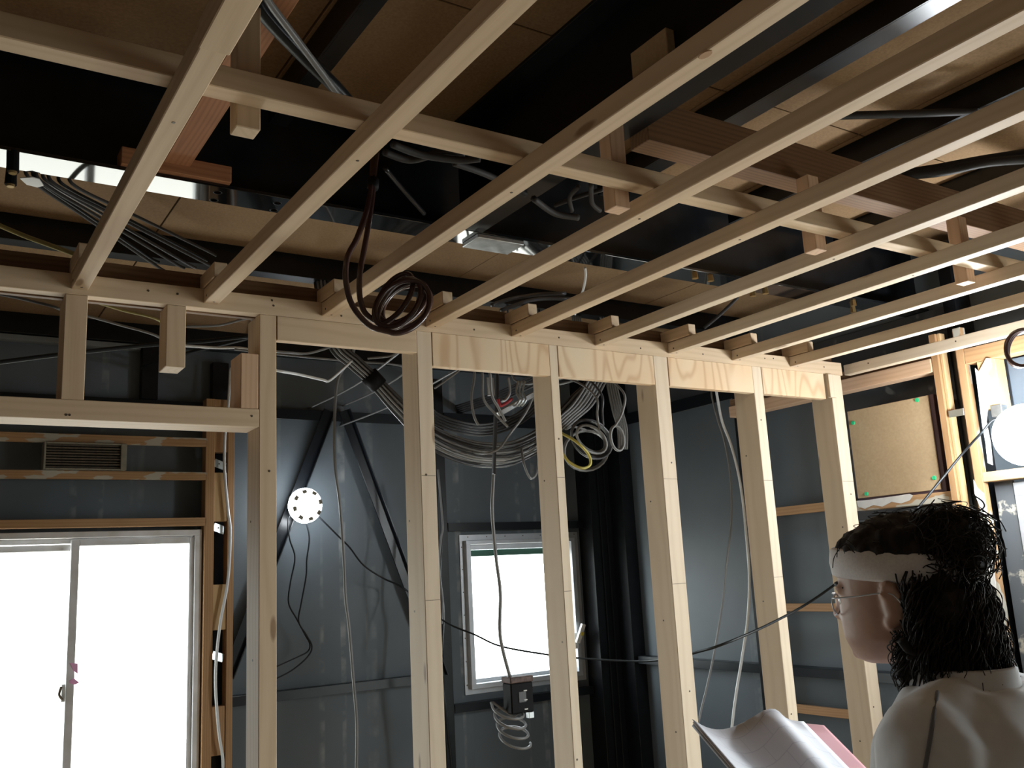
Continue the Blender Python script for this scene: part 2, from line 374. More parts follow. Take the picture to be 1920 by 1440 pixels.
def bore(o, pts, r):
    # cut real holes through a plate
    dg = bpy.context.evaluated_depsgraph_get(); cut = []
    bm = bmesh.new()
    for x, y in pts: bmesh.ops.create_cone(bm, cap_ends=True, segments=16, radius1=r, radius2=r, depth=0.06, matrix=Matrix.Translation((x, y, ZG)))
    me = bpy.data.meshes.new('cutter'); bm.to_mesh(me); bm.free(); c = bpy.data.objects.new('cutter', me); col.objects.link(c)
    md = o.modifiers.new('b', 'BOOLEAN'); md.operation = 'DIFFERENCE'; md.object = c; md.solver = 'EXACT'
    bpy.context.view_layer.update(); dg = bpy.context.evaluated_depsgraph_get()
    new = bpy.data.meshes.new_from_object(o.evaluated_get(dg)); mats = list(o.data.materials); o.modifiers.clear(); o.data = new
    new.materials.clear()
    for m_ in mats: new.materials.append(m_)
    bpy.data.objects.remove(c)
HOLES = []
for px, py in ((395, 383), (408, 361), (506, 402), (520, 381)):
    p = onz(px, py, ZG); HOLES.append((p.x, min(max(p.y, GY - 0.033), GY + 0.033)))
bore(min((c for c in girder.children if c.name.startswith('flange')), key=lambda c: c.location.z), HOLES, 0.009)
for hx, hy in HOLES:                                              # rolled rim of each bored hole
    tube('bolt_hole', [(hx + 0.0095 * math.cos(k * math.pi / 8), hy + 0.0095 * math.sin(k * math.pi / 8), ZG) for k in range(17)], 0.0009, 'black_steel', girder, 5, 1)
for px, py in ((1282, 470), (1255, 486), (1355, 512), (1385, 482), (1435, 545), (1405, 552), (1570, 590), (1600, 568)):
    p = onz(px, py, ZG - 0.01); o = link('bolt', disc_mesh(0.011, 0.022, 6), 'bolt', girder); o.location = (p.x, min(max(p.y, GY - 0.033), GY + 0.033), ZG - 0.010)

#@@TIMBER
# ------------------------------------------------------------------ timber ceiling frame
JX = [0.281, 0.581, 0.889, 1.199, 1.487, 1.803, 2.112, 2.410, 2.710]
JW, JH = 0.036, 0.036
GJ = 'slender ceiling joists running to the stud wall'
LJ = {1: 'pine ceiling joist between the short joist and the brown pipe coil', 3: 'pine ceiling joist next to the knotted joist, toward the right wall', 4: 'pine ceiling joist second from the knotted joist toward right wall',
      5: 'pale pine ceiling joist fourth from the edge joist', 6: 'pale pine ceiling joist third from the edge joist', 7: 'pale pine ceiling joist second from the edge joist', 8: 'pale pine ceiling joist next to the edge joist'}
LB = ['short joist', 'joist between short joist and pipe coil', 'knotted joist', 'joist next to the knotted one', 'second joist from the knotted one', 'fourth joist from the edge joist', 'third joist from the edge joist', 'second joist from the edge joist', 'joist next to the edge joist']
joists = []
for i, x in enumerate(JX):
    if i == 0:
        j = box('ceiling_joist', (x, x + JW), (1.137, YW), (ZJ, ZJ + JH), 'pine', 'y')
        tag(j, 'short pine ceiling joist ending in a butt joint beside the runner', 'joist')
        k = box('ceiling_joist', (x - 0.003, x + JW + 0.002), (-2.9, 1.134), (ZJ - 0.004, ZJ + JH), 'pine', 'y')
        tag(k, 'broad pine ceiling joist whose cut end meets the short joist at the runner', 'joist')
    else:
        j = box('ceiling_joist', (x, x + JW), (-2.9, YW), (ZJ, ZJ + JH), 'pine' if i < 5 else 'pale_pine', 'y')
        if i == 2: tag(j, 'pine ceiling joist with a big round knot on its lower edge', 'joist')
        else: tag(j, LJ[i], 'joist', GJ)
    screw(j, (x + JW * 0.5, 1.36, ZJ), DN); screw(j, (x, YW - 0.028, ZJ + 0.012), LF)
    screw(j, (x + JW * 0.55, YW - 0.02, ZJ), DN)
    joists.append(j)
    if True:
        b_ = box('packing_block', (x - 0.002, x + JW - 0.006), (2.165 + 0.008 * (i % 3), 2.302), (2.3535, 2.392), 'pine', 'y')
        tag(b_, 'pine packing block on the plate end of the ' + LB[i], 'wood block', 'packing blocks over the joist ends')
kn = onz(1325, 103, ZJ)
o = link('knot', disc_mesh(0.008, 0.002, 14), plain('knot', (0.42, 0.25, 0.13), 0.5), joists[2]); place(o, Matrix.Translation((JX[2] + 0.006, kn.y, ZJ)) @ Matrix.Rotation(math.pi, 4, 'X') @ Matrix.Diagonal((1.0, 1.7, 1, 1)), joists[2])
ej = box('ceiling_joist', (3.045, 3.08), (-2.9, YW + 0.02), (ZJ - 0.004, ZJ + 0.036), 'pale_pine', 'y'); tag(ej, 'pale pine edge joist fixed along the right wall furring', 'joist')
for yy in (2.18, 1.82, 1.46): screw(ej, (3.045, yy, ZJ + 0.02), LF)
rn = box('ceiling_runner', (-2.0, 3.04), (1.289, 1.327), (2.351, 2.389), 'pine', 'x'); tag(rn, 'long pine runner lying across the tops of all ceiling joists', 'runner')
for px, py, top, lab in ((443, 240, 2.62, 'pale hanger block tying the runner to the orange timber'), (1155, 400, 2.50, 'reddish hanger block under the runner near the black crossbeam'),
                         (1530, 460, 2.50, 'hanger block on runner below middle of the reddish timber'), (1815, 530, 2.50, 'hanger block on runner nearest the right wall')):
    p = ony(px, py, 1.328)
    h_ = box('hanger_block', (p.x, p.x + 0.038), (1.328, 1.364), (2.3155, top), 'pine' if px < 600 else 'pink_pine', 'z'); tag(h_, lab, 'wood block')
rt = box('hanger_timber', (1.266, 3.2), (1.365, 1.425), (2.502, 2.60), 'red_timber', 'x'); tag(rt, 'reddish timber spanning from black crossbeam to right wall above the runner', 'timber')
ot = box('hanger_timber', (0.428, 0.486), (-2.5, 2.045), (2.56, 2.66), 'red_timber', 'y'); tag(ot, 'orange timber running over the short joist to the girder', 'timber')
ot.data.materials.clear(); M['orange_timber'] = wood('orange_timber', (0.50, 0.24, 0.12), (0.33, 0.14, 0.065), ring=110, contrast=0.7); ot.data.materials.append(M['orange_timber'])
bk = box('packing_block', (0.34, 0.58), (2.035, 2.09), (2.5395, 2.58), 'orange_timber', 'x'); tag(bk, 'orange wood block resting on the girder flange', 'wood block')
b_ = box('plywood_scrap', (1.172, 1.194), (onx(1258, 100, 1.18).y, onx(1187, 100, 1.18).y), (2.541, 2.64), 'mdf', 'y'); tag(b_, 'square wood scrap fixed on the black crossbeam web', 'wood block')

# ------------------------------------------------------------------ the stud wall
tp = box('top_plate', (-2.0, 3.008), (YW, YW + 0.036), (2.303, 2.353), 'pine', 'x'); tag(tp, 'long pine top plate of the new stud wall', 'plate')
for px, py in ((278, 545), (333, 551), (510, 563), (513, 573), (640, 592), (889, 618), (1048, 633), (1201, 653), (1318, 664), (1434, 672), (1450, 672), (1545, 688)):
    q = ony(px, py, YW); screw(tp, (q.x, YW, min(max(q.z, 2.312), 2.345)), FR)
rb = box('backing_board', (-2.0, 3.0), (YW + 0.0365, YW + 0.0545), (2.3, 2.402), 'red_timber', 'x'); tag(rb, 'reddish backing board standing behind the top plate', 'board')
SX = [(0.722, 0.766, 'pine'), (1.169, 1.216, 'pale_pine'), (1.6225, 1.6535, 'pale_pine'), (2.044, 2.105, 'pale_pine'), (2.508, 2.5545, 'pale_pine'), (2.930, 2.9955, 'pale_pine')]
LS = ['pine wall stud between door opening and work light', 'pine wall stud left of the small window', 'narrow pine stud standing in front of small window',
      'pine wall stud beside the dangling cable coil, document in front', 'pine wall stud before the black steel post of right wall', 'pine corner stud ending the wall beside the hardboard panel']
LS[3] = 'pine wall stud directly behind the corner of the open document'
studs = []
for (a, b, m), lab in zip(SX, LS):
    s = box('wall_stud', (a, b), (YW + 0.0002, YW + 0.098), (0.04, 2.3028), m, 'z'); tag(s, lab, 'stud'); studs.append(s)
# header boards between studs
HB = [(0.768, 1.1685, 2.238, 'pine', 'x', 'plain pine header board below the hanging brown pipe coil'), (1.2175, 1.6215, 2.204, 'plywood', 'z', 'grained plywood header above the hanging cable loops'),
      (1.655, 2.043, 2.204, 'plywood', 'z', 'grained plywood header above the round cable coil'), (2.1065, 2.507, 2.204, 'plywood', 'z', 'plywood header board above the two dangling white cables'),
      (2.556, 2.893, 2.204, 'plywood', 'z', 'swirly plywood header board next to the corner stud')]
for a, b, z, m, g, lab in HB:
    h_ = box('header_board', (a, b), (YW - 0.001, YW + 0.026), (z, 2.3025), m, g); tag(h_, lab, 'board')
cl = box('wood_cleat', (2.905, 2.94), (YW - 0.014, YW), (2.21, 2.3), 'pale_pine', 'z'); tag(cl, 'small pale wood cleat at the head of the corner stud', 'wood block')
bp_ = box('bottom_plate', (0.72, 3.0), (YW, YW + 0.098), (0, 0.0395), 'pine', 'x'); tag(bp_, 'pine bottom plate under the stud wall on the floor', 'plate')
db = box('door_header', (-2.0, 0.7215), (YW, YW + 0.1), (2.010, 2.0555), 'pine', 'x'); tag(db, 'pine door header running into the stud beside the big window', 'beam')
for px, py in ((472, 780), (130, 787), (123, 796)):
    q = ony(px, py, YW); screw(db, (min(q.x, 0.71), YW, min(max(q.z, 2.02), 2.05)), FR)
cs = box('cripple_stud', (0.270, 0.318), (YW, YW + 0.09), (2.056, 2.3025), 'pine', 'z'); tag(cs, 'short pine cripple stud between door header and top plate', 'stud')
hs = box('hanging_stub', (0.494, 0.540), (YW, YW + 0.075), (2.148, 2.3025), 'pine', 'z'); tag(hs, 'short pine stub hanging free below the top plate', 'stud')
bs_ = box('stud_block', (0.675, 0.7195), (YW, YW + 0.09), (2.056, 2.197), 'pink_pine', 'z'); tag(bs_, 'short pine block standing on door header against the stud', 'wood block')
for s, (a, b, m) in zip(studs[1:], SX[1:]):
    for z in (1.893, 1.56):
        box('pencil_mark', (a + 0.002, b - 0.002), (YW - 0.0002, YW + 0.0004), (z, z + 0.0013), 'screw', 'x', s, 0)
for s, (a, b, m) in zip(studs, SX):
    for k in range(3):
        z = 1.0 + 0.42 * k + random.uniform(-0.15, 0.15)
        screw(s, (a, YW + random.uniform(0.02, 0.08), z), LF)
        if k != 1: screw(s, (a + (b - a) * random.uniform(0.3, 0.7), YW, z + 0.12), FR)
#@@WALLS
# ------------------------------------------------------------------ back wall: steel frame, windows, furring
RY = YB - 0.05
def rail(name, x0, x1, z0, z1, label, y0=None):
    e = empty(name); tag(e, label, 'steel rail')
    y0 = y0 or RY
    box('face', (x0, x1), (y0, y0 + 0.005), (z0, z1), 'brace_steel', 'x', e, 0.0006)
    box('lip', (x0, x1), (y0 + 0.005, YB), (z1 - 0.005, z1), 'brace_steel', 'x', e, 0.0006)
    return e
rail('steel_rail', XL, 1.07, 2.372, 2.416, 'black steel rail above the big window and furring strips')
rail('steel_rail', 1.165, 2.175, 2.36, 2.407, 'black steel rail joining the tops of the diagonal braces')
rail('steel_rail', 1.165, 2.175, 1.136, 1.176, 'black steel rail below the work light on back wall')
rail('steel_rail', 2.235, 3.06, 1.838, 1.878, 'black steel rail above the small window')
rail('steel_rail', 2.235, 3.06, 0.985, 1.022, 'black steel rail below the small window')
rail('steel_rail', 2.235, 3.06, 2.37, 2.43, 'black steel rail behind the hanging cable loops')
def post(name, x, y, label, z=(0, 2.6), mat='black_steel'):
    o = box(name, x, y, z, mat, 'z'); tag(o, label, 'steel post'); return o
post('steel_post', (0.79, 0.855), (RY - 0.005, YB), 'short black steel post behind the hanging stub', (2.418, 2.655))
tr_ = box('trim_1', (XL, 0.785), (RY + 0.01, YB), (2.632, 2.655), plain('grey_trim', (0.20, 0.21, 0.21), 0.5), 'x'); struct(tr_)
post('steel_post', (1.085, 1.155), (RY, YB), 'black steel post behind the ladder of furring blocks')
post('steel_post', (2.18, 2.23), (RY, YB), 'thin black steel post left of the small window')
cp = empty('corner_column', (3.17, 4.0, 0)); tag(cp, 'black steel column in the far corner of the room', 'steel post')
box('column_face', (3.066, XR), (4.0, YB), (0, 2.74), 'black_steel', 'z', cp); box('column_flange', (3.20, XR), (3.895, 3.999), (0, 2.74), 'black_steel', 'z', cp)
box('column_rib', (3.118, 3.124), (3.992, 4.0), (0, 2.74), 'brace_steel', 'z', cp); box('column_rib', (3.16, 3.166), (3.992, 4.0), (0, 2.74), 'brace_steel', 'z', cp)
for (a, b, lab) in (((617, 770), (425, 1270), 'black diagonal steel brace holding the round work light'), ((645, 770), (829, 1269), 'black diagonal steel brace sloping toward the stud')):
    p = ony(*a, RY - 0.0028); q = ony(*b, RY - 0.0028)
    e = empty('diagonal_brace'); tag(e, lab, 'steel brace')
    bar('brace_face', p, q, 0.052, 0.006, 'brace_steel', (0, 1, 0), e, 0.0008)
    d = (q - p).normalized(); side = Vector((d.z, 0, -d.x)); side = side if side.x > 0 else -side
    bar('brace_leg', p + side * 0.023 - Vector((0, 0.0125, 0)), q + side * 0.023 - Vector((0, 0.0125, 0)), 0.005, 0.020, 'brace_steel', (0, 1, 0), e, 0.0008)

# big sliding window
def window(name): return struct(empty(name))
w1 = window('window_1'); a, b, c, d = W1; yf = YB - 0.105
for nm, x, z in (('head_frame', (a, b), (1.842, d)), ('sill_frame', (a, b), (c, c + 0.03)), ('jamb_frame', (b - 0.028, b), (c + 0.03, 1.842)), ('jamb_frame', (a, a + 0.03), (c + 0.03, 1.842))):
    box(nm, x, (yf, YB + 0.04), z, 'alu_old', 'x', w1)
box('head_track', (a + 0.03, b - 0.028), (yf + 0.05, yf + 0.055), (1.822, 1.842), 'alu_old', 'x', w1)
xm = 0.552
for nm, x0, x1, y0 in (('sliding_sash', xm - 0.012, b - 0.029, yf + 0.015), ('sliding_sash', a + 0.031, xm + 0.014, yf + 0.058)):
    e = empty(nm); e.parent = w1
    right = x0 > 0.3
    top = 1.836 if right else 1.82
    ws = (0.030, 0.018) if right else (0.03, 0.026)
    box('sash_stile', (x0, x0 + ws[0]), (y0, y0 + 0.03), (c + 0.03, top), 'alu_old', 'z', e); box('sash_stile', (x1 - ws[1], x1), (y0, y0 + 0.03), (c + 0.03, top), 'alu_old', 'z', e)
    box('sash_rail', (x0 + ws[0], x1 - ws[1]), (y0, y0 + 0.03), (top - 0.025, top), 'alu_old', 'x', e); box('sash_rail', (x0 + ws[0], x1 - ws[1]), (y0, y0 + 0.03), (c + 0.03, c + 0.09), 'alu_old', 'x', e)
    box('glass_pane', (x0 + ws[0], x1 - ws[1]), (y0 + 0.013, y0 + 0.017), (c + 0.09, top - 0.025), 'glass', 'x', e, 0)
    if right: box('finger_pull', (x1 - 0.012, x1 - 0.008), (y0 - 0.002, y0), (1.17, 1.30), 'alu_old', 'z', e)
q = ony(121, 1300, yf + 0.05)
lk = empty('crescent_lock', (q.x, yf + 0.05, q.z)); lk.parent = w1
box('lock_body', (q.x - 0.014, q.x + 0.010), (yf + 0.030, yf + 0.057), (q.z - 0.03, q.z + 0.035), 'bolt', 'z', lk).data.materials[0] = M['alu_old']
tube('lock_lever', [(q.x - 0.01, yf + 0.030, q.z - 0.02), (q.x - 0.022, yf + 0.022, q.z), (q.x - 0.016, yf + 0.022, q.z + 0.028)], 0.005, 'screw', lk)
M['pink_tape'] = plain('pink_tape', (0.85, 0.42, 0.68), 0.5)
tp_ = empty('pink_tape'); tag(tp_, 'torn pink tape stuck on the meeting stile of big window', 'tape')
def pt(px, py): v = ony(px, py, yf + 0.0135); return v
prism('tape_piece', [pt(131, 1243), pt(146, 1244), pt(146, 1264), pt(138, 1258)], (0, -0.0012, 0), 'pink_tape', tp_)
prism('tape_piece', [pt(130, 1276), pt(139, 1272), pt(149, 1280), pt(140, 1284), pt(131, 1281)], (0, -0.0012, 0), 'pink_tape', tp_)
# small window
w2 = window('window_2'); a, b, c, d = W2
o0, o1, o2, o3 = 2.318, 3.05, 1.054, 1.821
for nm, x, z in (('flange', (o0, o1), (d + 0.004, o3)), ('flange', (o0, o1), (o2, c - 0.004)), ('flange', (o0, a - 0.004), (c - 0.004, d + 0.004)), ('flange', (b + 0.004, o1), (c - 0.004, d + 0.004))):
    box(nm, x, (YB - 0.006, YB - 0.0005), z, 'alu', 'x', w2, 0.001)
for nm, x, z in (('frame', (a - 0.02, b + 0.02), (d - 0.004, d + 0.016)), ('frame', (a - 0.02, b + 0.02), (c - 0.02, c + 0.004)), ('frame', (a - 0.02, a + 0.006), (c, d)), ('frame', (b - 0.006, b + 0.02), (c, d))):
    box(nm, x, (YB - 0.035, YB + 0.05), z, 'alu', 'x', w2)
sh = empty('sash'); sh.parent = w2
for nm, x, z in (('sash_rail', (a, b), (d - 0.03, d)), ('sash_rail', (a, b), (c, c + 0.022)), ('sash_stile', (a + 0.006, a + 0.032), (c + 0.022, d - 0.03)), ('sash_stile', (b - 0.036, b - 0.006), (c + 0.022, d - 0.03))):
    box(nm, x, (YB + 0.010, YB + 0.038), z, 'alu', 'x', sh)
box('glass_pane', (a + 0.032, b - 0.036), (YB + 0.022, YB + 0.026), (c + 0.022, d - 0.03), 'glass', 'x', sh, 0)
M['dark_green'] = plain('dark_green', (0.03, 0.10, 0.07), 0.5)
box('screen_rail', (a + 0.032, b - 0.036), (YB + 0.04, YB + 0.049), (d - 0.062, d - 0.03), 'dark_green', 'x', w2)
for k in range(7):
    screw(w2, (o0 + 0.012, YB - 0.0065, 1.10 + 0.11 * k), FR); screw(w2, (o0 + 0.05 + 0.11 * k, YB - 0.0065, o3 - 0.012), FR)
hd = empty('window_handle', (2.99, YB - 0.04, 1.3)); hd.parent = w2
M['yellow_label'] = plain('yellow_label', (0.75, 0.62, 0.08), 0.5)
h0 = ony(1083, 1205, YB - 0.05); h1 = ony(1094, 1170, YB - 0.075)
bar('handle_plate', h0 + Vector((0, 0.012, -0.03)), h0 + Vector((0, 0.012, 0.05)), 0.022, 0.012, 'white', (0, 1, 0), hd)
bar('handle_lever', h0, h1, 0.024, 0.016, 'white', (0, 1, 0), hd); hm = (h0 + h1) / 2
bar('handle_label', hm + Vector((0.003, -0.0095, -0.012)), hm + Vector((0.008, -0.0095, 0.006)), 0.018, 0.002, 'yellow_label', (0, 1, 0), hd)

# furring strips over the big window
FY = YB - 0.125
M['furring_plaster'] = None
def strip_mat():
    m = wood('plastered_furring', (0.46, 0.28, 0.145), (0.31, 0.175, 0.085), ring=100, contrast=0.6)
    nt = m.node_tree; bs = nt.nodes['Principled BSDF']; src = bs.inputs['Base Color'].links[0].from_socket
    tc = N(nt, 'ShaderNodeTexCoord'); sc = N(nt, 'ShaderNodeVectorMath', operation='MULTIPLY'); sc.inputs[1].default_value = (7, 7, 22); nt.links.new(tc.outputs['Object'], sc.inputs[0])
    ns = N(nt, 'ShaderNodeTexNoise'); ns.inputs['Scale'].default_value = 1; ns.inputs['Detail'].default_value = 3; nt.links.new(sc.outputs[0], ns.inputs['Vector'])
    nt.links.new(mix(nt, ramp(nt, ns.outputs[0], 0.545, 0.565), src, (0.46, 0.43, 0.36)), bs.inputs['Base Color'])
    return m
M['furring_plaster'] = strip_mat()
for z0, z1, lab, m in ((2.212, 2.248, 'orange furring strip with plaster smears above the vent grille', 'furring_plaster'), (2.070, 2.103, 'orange furring strip with plaster smears below the vent grille', 'furring_plaster'), (1.880, 1.914, 'plain orange furring strip right over the big window head', 'old_furring')):
    o = box('furring_strip', (XL, 1.048), (FY, FY + 0.024), (z0, z1), m, 'x'); tag(o, lab, 'furring')
lad = []
s1 = box('furring_post', (1.040, 1.078), (FY, FY + 0.06), (0, 2.42), 'old_furring', 'z'); tag(s1, 'orange furring post along the jamb of the big window', 'furring')
s2 = box('furring_post', (1.134, 1.161), (FY, FY + 0.06), (0, 2.42), 'old_furring', 'z'); tag(s2, 'orange furring post behind the hanging white cable', 'furring')
for z0, z1, m, lab in ((2.19, 2.42, 'old_furring', 'orange furring block at the top between two furring posts'), (1.897, 2.103, 'yellow_block', 'yellowish furring block between two metal clips'), (1.453, 1.637, 'yellow_block', 'tan furring block halfway between the two furring posts'), (0.964, 1.153, 'old_furring', 'brown furring block low between two furring posts')):
    o = box('furring_block', (1.0785, 1.1335), (FY + 0.006, FY + 0.05), (z0, z1), m, 'z'); tag(o, lab, 'wood block')
for px, py, lab in ((405, 870, 'zinc clip on the dark gap under the top furring block'), (407, 990, 'zinc clip below the yellowish furring block'), (404, 1230, 'zinc clip below the tan furring block')):
    v = ony(px, py, FY + 0.02); e = empty('metal_clip', v); tag(e, lab, 'clip')
    bar('clip_plate', (1.0785, FY + 0.012, v.z + 0.006), (1.128, FY + 0.02, v.z - 0.012), 0.003, 0.034, 'zinc', (0, 0, 1), e)
    screw(e, (1.10, FY + 0.011, v.z), FR, None, 'clip_screw')
# vent grille
g0 = ony(83, 830, FY - 0.02); g1 = ony(237, 885, FY - 0.02)
vg = empty('vent_grille', ((g0.x + g1.x) / 2, FY, (g0.z + g1.z) / 2)); tag(vg, 'grey ribbed vent grille wedged between two plastered furring strips', 'vent')
gx0, gx1, gz0, gz1 = g0.x, g1.x, 2.104, 2.2115
M['vent_frame'] = plain('vent_frame', (0.30, 0.28, 0.23), 0.7, 0, 0.3, 0.3, 20); M['vent_slat'] = plain('vent_slat', (0.16, 0.13, 0.10), 0.8, 0, 0.2, 0.4, 60)
box('frame_side', (gx0, gx0 + 0.008), (FY - 0.02, FY + 0.06), (gz0, gz1), 'vent_frame', 'z', vg); box('frame_side', (gx1 - 0.022, gx1), (FY - 0.02, FY + 0.06), (gz0, gz1), 'vent_frame', 'z', vg)
box('frame_edge', (gx0 + 0.008, gx1 - 0.022), (FY - 0.02, FY + 0.06), (gz1 - 0.006, gz1), 'vent_frame', 'x', vg); box('frame_edge', (gx0 + 0.008, gx1 - 0.022), (FY - 0.02, FY + 0.06), (gz0, gz0 + 0.006), 'vent_frame', 'x', vg)
for k in range(9):
    z = gz0 + 0.009 + k * 0.0107
    box('slat', (gx0 + 0.008, gx1 - 0.022), (FY - 0.004 - 0.006 * (k % 2), FY + 0.04), (z, z + 0.006), 'vent_slat', 'x', vg, 0.0008)
box('back_plate', (gx0 + 0.008, gx1 - 0.022), (FY + 0.0405, FY + 0.05), (gz0 + 0.006, gz1 - 0.006), 'vent_slat', 'x', vg)

# ------------------------------------------------------------------ right wall: posts, panel, windows
PX = 3.12
rr = empty('steel_rail'); tag(rr, 'black steel rail along the right wall behind the studs', 'steel rail')
box('face', (XR - 0.06, XR - 0.055), (2.0, 3.89), (1.13, 1.168), 'brace_steel', 'y', rr, 0.0006); box('lip', (XR - 0.055, XR), (2.0, 3.89), (1.163, 1.168), 'brace_steel', 'y', rr, 0.0006)
rr = empty('steel_rail'); tag(rr, 'black steel rail at the top of right wall behind plywood headers', 'steel rail')
box('face', (XR - 0.06, XR - 0.055), (3.05, 3.89), (2.37, 2.43), 'brace_steel', 'y', rr, 0.0006); box('lip', (XR - 0.055, XR), (3.05, 3.89), (2.425, 2.43), 'brace_steel', 'y', rr, 0.0006)
post('steel_post', (XR - 0.09, XR), (2.99, 3.03), 'black steel post on right wall behind the fifth stud', (0, 2.657))
post('steel_post', (XR - 0.1, XR), (1.88, 1.93), 'black steel post between the two orange posts of right wall', (0, 2.75))
M['dark_lining'] = M['dark_panel']
ln = box('lining_sheet', (XR - 0.02, XR - 0.0005), (1.93, 2.62), (1.76, 2.529), 'dark_panel', 'z'); tag(ln, 'dark grey lining sheet behind the hardboard panel', 'sheet')
be = box('wall_beam', (PX - 0.005, PX + 0.06), (1.97, 2.985), (2.262, 2.312), 'pink_pine', 'y'); tag(be, 'pinkish beam along right wall behind the corner stud', 'beam')
be = box('wall_beam', (PX + 0.005, PX + 0.06), (1.97, 2.985), (2.3125, 2.345), 'red_timber', 'y'); tag(be, 'reddish batten lying on the pinkish wall beam', 'beam')
for z0, z1, lab in ((1.805, 1.842, 'orange furring strip on right wall, highest of three between studs'), (1.40, 1.432, 'orange furring strip on right wall, middle of three between studs'), (0.985, 1.018, 'orange furring strip on right wall, lowest of three between studs')):
    o = box('furring_strip', (XR - 0.09, XR - 0.065), (2.45, 2.985), (z0, z1), 'old_furring', 'y'); tag(o, lab, 'furring')
def wpost(y0, y1, z0, z1, lab, m='old_furring', x=PX, dx=0.03):
    o = box('furring_post', (x, x + dx), (y0, y1), (z0, z1), m, 'z'); tag(o, lab, 'furring'); return o
pa = wpost(1.942, 1.968, 0, 2.40, 'orange furring post beside the hardboard panel')
pa2 = wpost(1.929, 1.9415, 0, 2.40, 'yellowish furring post doubled against the post beside hardboard', 'yellow_block', PX + 0.012)
pb = wpost(1.842, 1.872, 0, 2.40, 'orange furring post blotched with plaster and paint', 'furring_plaster')
pb2 = wpost(1.8725, 1.886, 0, 2.40, 'thin orange batten against the blotched furring post', 'old_furring', PX + 0.02)
pc = wpost(1.735, 1.80, 2.09, 2.262, 'short orange post smeared with white plaster above the bright work light', 'yellow_block', PX, 0.06)
hd_ = box('wall_beam', (PX, PX + 0.06), (-1.5, 1.841), (2.2625, 2.318), 'old_furring', 'y'); tag(hd_, 'orange header beam above the bright work light', 'beam')
sb = box('wall_beam', (PX, PX + 0.07), (-1.5, 1.841), (1.845, 1.878), 'yellow_block', 'y'); tag(sb, 'wood sill beam between blue grey sheet and lower window', 'beam')
cpl = box('metal_clip', (PX - 0.003, PX), (1.872, 1.93), (2.085, 2.11), 'zinc', 'y'); tag(cpl, 'zinc strap bridging two orange posts above the person', 'clip')
# plaster daubs
def daub(name, pts, X, thick, mat, label, cat='plaster'):
    o = prism(name, [onx(px, py, X) for px, py in pts], (-thick, 0, 0), mat); tag(o, label, cat); return o
daub('plaster_patch', [(1829, 690), (1836, 697), (1840, 690), (1850, 672), (1858, 672), (1860, 688), (1852, 700), (1866, 725), (1868, 752), (1854, 755), (1850, 790), (1858, 830), (1862, 872), (1853, 868), (1849, 830), (1843, 800), (1838, 760), (1833, 720)], PX - 0.0005, 0.004, 'plaster', 'jagged white plaster patch on the short orange post')
daub('plaster_patch', [(1826, 900), (1833, 915), (1845, 925), (1852, 960), (1857, 1010), (1862, 1040), (1868, 1100), (1871, 1150), (1876, 1200), (1880, 1240), (1872, 1238), (1864, 1190), (1858, 1140), (1853, 1090), (1848, 1040), (1843, 1000), (1838, 950), (1828, 925)], PX - 0.0005, 0.003, 'plaster', 'ragged strip of old plaster down the blotched furring post')
def flaky():
    m, nt, bs = new_mat('flaking_panel')
    tc = N(nt, 'ShaderNodeTexCoord'); n1 = N(nt, 'ShaderNodeTexNoise'); n1.inputs['Scale'].default_value = 9; n1.inputs['Detail'].default_value = 9; nt.links.new(tc.outputs['Object'], n1.inputs['Vector'])
    n2 = N(nt, 'ShaderNodeTexNoise'); n2.inputs['Scale'].default_value = 70; n2.inputs['Detail'].default_value = 4; nt.links.new(tc.outputs['Object'], n2.inputs['Vector'])
    f = math_(nt, 'MULTIPLY', ramp(nt, n1.outputs[0], 0.54, 0.57), ramp(nt, n2.outputs[0], 0.40, 0.55))
    nt.links.new(mix(nt, f, (0.10, 0.11, 0.12), (0.48, 0.45, 0.38)), bs.inputs['Base Color']); bs.inputs['Roughness'].default_value = 0.6
    return m
M['flaky'] = flaky()
fp = box('lining_sheet', (PX + 0.062, PX + 0.075), (1.775, 1.841), (0.4, 1.844), 'flaky', 'z'); tag(fp, 'dark sheet with flaking old glue beside the lower window', 'sheet')
fp2 = box('lining_sheet', (PX + 0.075, PX + 0.085), (-1.5, 1.735), (1.8785, 2.2615), plain('blue_sheet', (0.10, 0.125, 0.155), 0.45, 0, 0.4, 0.25, 6), 'y'); tag(fp2, 'blue grey sheet behind the bright work light of right wall', 'sheet')
# hardboard panel
hp = empty('hardboard_panel', (3.16, 2.2, 2.0)); tag(hp, 'square tan hardboard panel pinned with green caps on right wall', 'panel')
box('board', (3.155, 3.163), (2.026, 2.385), (1.839, 2.188), 'mdf', 'y', hp)
M['maroon'] = plain('maroon_edge', (0.085, 0.045, 0.055), 0.6)
box('box_side', (3.163, 3.235), (2.008, 2.385), (1.83, 2.19), 'maroon', 'y', hp)
GC = disc_mesh(0.0085, 0.006, 14); GC.materials.append(M['green'])
for px, py in ((1600, 793), (1720, 750), (1625, 926), (1752, 896)):
    v = onx(px, py, 3.155); screw(hp, (3.153, min(max(v.y, 2.034), 2.378), v.z), LF, GC, 'green_cap')
lb = box('wall_beam', (3.148, 3.20), (1.97, 2.395), (1.790, 1.829), 'furring_plaster', 'y'); tag(lb, 'orange batten smeared with plaster under the hardboard panel', 'beam')
daub('torn_paper', [(1606, 939), (1625, 938), (1650, 934), (1680, 930), (1705, 926), (1712, 929), (1706, 938), (1690, 944), (1672, 941), (1655, 950), (1638, 947), (1622, 954), (1610, 950)], 3.1478, 0.002, 'plaster', 'torn strip of white paper along bottom of the hardboard panel', 'paper')
